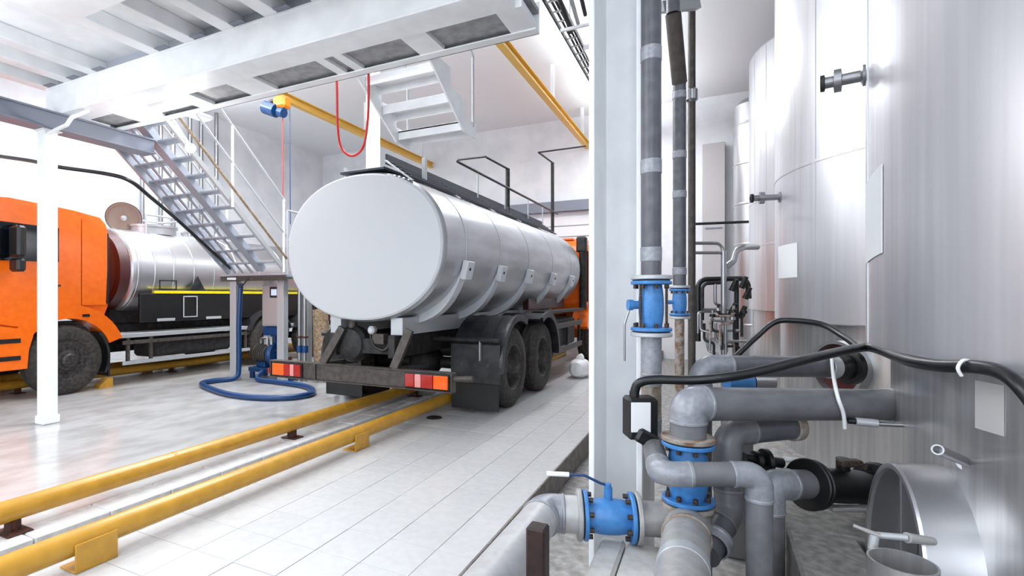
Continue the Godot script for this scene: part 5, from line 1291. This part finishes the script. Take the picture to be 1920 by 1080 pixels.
# ---------- pipes and tubes in the aisle between column and tanks ----------
func build_back_pipes() -> void:
	var B: Vector3 = Vector3(-0.235, 1.48, -4.578)
	var t := thing("valve_pipe", Vector3(B.x, -0.22, B.z), "second grey vertical pipe with small blue valve right of the tall pipe", "pipe")
	part(mb().cyl(Vector3(B.x, -0.22, B.z), Vector3(B.x, 1.30, B.z), 0.036, -1, 20), "lower_pipe", M.rusty, t)
	part(mb().cyl(Vector3(B.x, 1.56, B.z), Vector3(B.x, 3.22, B.z), 0.05, -1, 24), "pipe", M.pipe_dark, t)
	part(mb().cyl(Vector3(B.x, 3.2, B.z), Vector3(-0.268, 3.657, -4.338), 0.058, -1, 24), "inclined_pipe", M.bumper, t)
	part(mb().cyl(Vector3(-0.268, 3.652, -4.338), Vector3(Vector3(-0.268, 3.652, -4.338).x, 6.7, Vector3(-0.268, 3.652, -4.338).z), 0.05, -1, 20), "upper_pipe", M.pipe_dark, t)
	for y in [1.68, 2.3, 2.62, 3.1]:
		part(mb().lathe(Vector3(B.x, y, B.z), Vector3.UP, [[0.05, -0.03], [0.054, -0.026], [0.054, 0.026], [0.05, 0.03]], 24), "clamp_band", M.elbow, t)
	var v := thing("small_valve", Vector3(B.x, 1.3, B.z), "small upright blue flanged valve behind the tall pipe's valve", "valve")
	valve_body(v, Vector3(B.x, 1.30, B.z), Vector3(B.x, 1.56, B.z), 0.052, 0.078, M.blue, M.lightsteel)
	part(mb().cyl(Vector3(B.x, 1.43, B.z) - Vector3(0.894, 0, -0.447) * 0.04, Vector3(B.x, 1.43, B.z) - Vector3(0.894, 0, -0.447) * 0.10, 0.016, -1, 12), "stem", M.blue, v)
	var Cc: Vector3 = Vector3(-0.155, 1.48, -4.898)
	var p := thing("slim_pipe", Vector3(Cc.x, -0.22, Cc.z), "slim grey vertical pipe right of the valve pipe", "pipe")
	part(mb().cyl(Vector3(Cc.x, -0.22, Cc.z), Vector3(Cc.x, 6.7, Cc.z), 0.03, -1, 16), "pipe", M.bumper, p)
	part(mb().lathe(Vector3(Cc.x, 3.2, Cc.z), Vector3.UP, [[0.03, -0.06], [0.05, -0.04], [0.05, 0.04], [0.03, 0.06]], 16), "union", M.tube_steel, p)
	# beam bracket at the top holding the pipes
	one(mb().bar(Vector3(-0.365, 3.757, -4.401), Vector3(-0.107, 3.895, -4.754), 0.06, 0.08), "pipe_bracket", M.lightsteel, "pale bracket holding the grey pipes at the top of the view", "bracket")
	# stainless tube rack
	var d := 6.0
	var rk := thing("tube_rack", Vector3(0.116, 0.833, -6.766), "stainless post with bent process tubes in the aisle beyond the valves", "pipe rack")
	var po: Vector3 = Vector3(0.121, 2.004, -6.769)
	part(mb().cyl(Vector3(po.x, -0.22, po.z), po, 0.03, -1, 16), "post", M.tube_steel, rk)
	part(mb().tube(rnd([Vector3(-0.215, 2.09, -6.601), Vector3(0.105, 2.09, -6.761), Vector3(0.116, 1.942, -6.766), Vector3(0.116, 0.587, -6.766)], 0.08), 0.02, 10), "tube", M.tube_steel, rk)
	part(mb().cyl(Vector3(-0.215, 1.979, -6.601), Vector3(0.094, 1.979, -6.755), 0.018, -1, 10), "tube", M.tube_steel, rk)
	part(mb().cyl(Vector3(-0.196, 2.325, -6.722), Vector3(0.381, 2.351, -7.01), 0.016, -1, 10), "tube", M.chassis, rk)
	part(mb().tube(rnd([Vector3(-0.146, 0.948, -6.747), Vector3(-0.146, 1.674, -6.747), Vector3(0.375, 1.687, -7.008), Vector3(0.387, 1.449, -7.013)], 0.10), 0.03, 10), "tube", M.black, rk)
	part(mb().tube(rnd([Vector3(-0.1, 1.2, -6.714), Vector3(-0.1, 1.623, -6.714), Vector3(0.083, 1.635, -6.806)], 0.07), 0.02, 10), "tube", M.chassis, rk)
	part(mb().tube(rnd([Vector3(0.033, 1.623, -6.781), Vector3(0.033, 1.387, -6.781), Vector3(0.083, 1.374, -6.806)], 0.05), 0.018, 10), "tube", M.tube_steel, rk)
	part(mb().tube(rnd([Vector3(0.151, 1.824, -6.896), Vector3(0.224, 1.887, -6.932), Vector3(0.252, 2.012, -6.946), Vector3(0.336, 2.056, -6.988), Vector3(0.484, 2.066, -7.174)], 0.08), 0.035, 12), "tube", M.tube_steel, rk)
	part(mb().cyl(Vector3(0.258, 1.699, -6.949), Vector3(0.258, 0.791, -6.949), 0.026, -1, 10), "tube", M.black, rk)
	for q in [[1372, 545], [1390, 540], [1397, 560], [1388, 595], [1370, 590]]:
		var o: Vector3 = po + (Vector3(0.894, 0, -0.447) * ((q[0] - 1357) * 0.00616)) + Vector3(0, (470 - q[1]) * 0.00616, 0)
		part(mb().cyl(o, o + Vector3(0.05, 0.13, 0.02), 0.035, 0.025, 12), "valve_head", M.black, rk)
	for q in [[580, 1320, 1380], [620, 1322, 1390], [640, 1360, 1400]]:
		var o: Vector3 = po + (Vector3(0.894, 0, -0.447) * ((q[1] - 1357) * 0.00616)) + Vector3(0, (470 - q[0]) * 0.00616, 0)
		part(mb().cyl(o, o + Vector3(0.894, 0, -0.447) * ((q[2] - q[1]) * 0.00616), 0.016, -1, 10), "tube", M.tube_steel, rk)
	for k in 5:
		var o: Vector3 = po + Vector3(0.894, 0, -0.447) * (-0.27 + k * 0.045) + Vector3(0, -0.72 - (k % 3) * 0.12, 0)
		part(mb().tube(rnd([o, o + Vector3(0, -0.2, 0), o + Vector3(0.1, -0.22, 0.02), o + Vector3(0.1, -0.42, 0.02)], 0.04), 0.014, 8), "small_tube", M.tube_steel if k % 2 == 0 else M.chassis, rk)
	var rng := RandomNumberGenerator.new(); rng.seed = 5
	for k in 9:
		var u := rng.randf_range(-0.30, 0.26)
		var y0 := rng.randf_range(-1.15, -0.62)
		var o: Vector3 = po + Vector3(0.894, 0, -0.447) * u + Vector3(0.447, 0, 0.894) * rng.randf_range(-0.1, 0.15) + Vector3(0, y0, 0)
		var w := rng.randf_range(0.10, 0.30) * (1.0 if u < 0.0 else -1.0)
		part(mb().tube(rnd([o + Vector3(0, 0.12, 0), o, o + Vector3(0.894, 0, -0.447) * w, o + Vector3(0.894, 0, -0.447) * w - Vector3(0, 0.25, 0)], 0.04), 0.015, 8), "small_tube", [M.tube_steel, M.chassis, M.rusty][k % 3], rk)
		part(mb().lathe(o + Vector3(0, 0.06, 0), Vector3.UP, [[0.015, -0.02], [0.032, -0.016], [0.032, 0.016], [0.015, 0.02]], 12), "clamp", M.tube_steel if k % 2 == 0 else M.black, rk)
	# grey electrical cabinet on the back wall
	var cb := thing("wall_cabinet", Vector3(0.0, 1.2, -15.0), "pale grey cabinet on the far wall behind the tubes", "cabinet")
	part(mb().span(Vector3(-0.22, 0.4, -14.9), Vector3(0.3, 5.4, -15.19), 0.01), "body", M.cabinet, cb)
	part(mb().span(Vector3(-0.16, 3.2, -14.88), Vector3(0.24, 3.24, -14.91), 0.004), "seam_strip", M.beam_grey, cb)
	# small blue motor behind the rear pipe
	var mo: Vector3 = Vector3(0.156, 0.918, -3.879)
	var mt := thing("blue_motor", Vector3(mo.x, -0.22, mo.z), "small blue pump motor behind the rear grey pipe", "pump")
	part(mb().cyl(mo - Vector3(0.894, 0, -0.447) * 0.08, mo + Vector3(0.894, 0, -0.447) * 0.08, 0.06, -1, 18), "motor", M.blue, mt)
	part(mb().cyl(mo + Vector3(0.894, 0, -0.447) * 0.09, mo + Vector3(0.894, 0, -0.447) * 0.22, 0.055, -1, 18), "pump_head", M.tube_steel, mt)
	part(mb().span(Vector3(mo.x - 0.08, -0.22, mo.z - 0.06), Vector3(mo.x + 0.08, mo.y - 0.05, mo.z + 0.06), 0.006), "stand", M.tube_steel, mt)
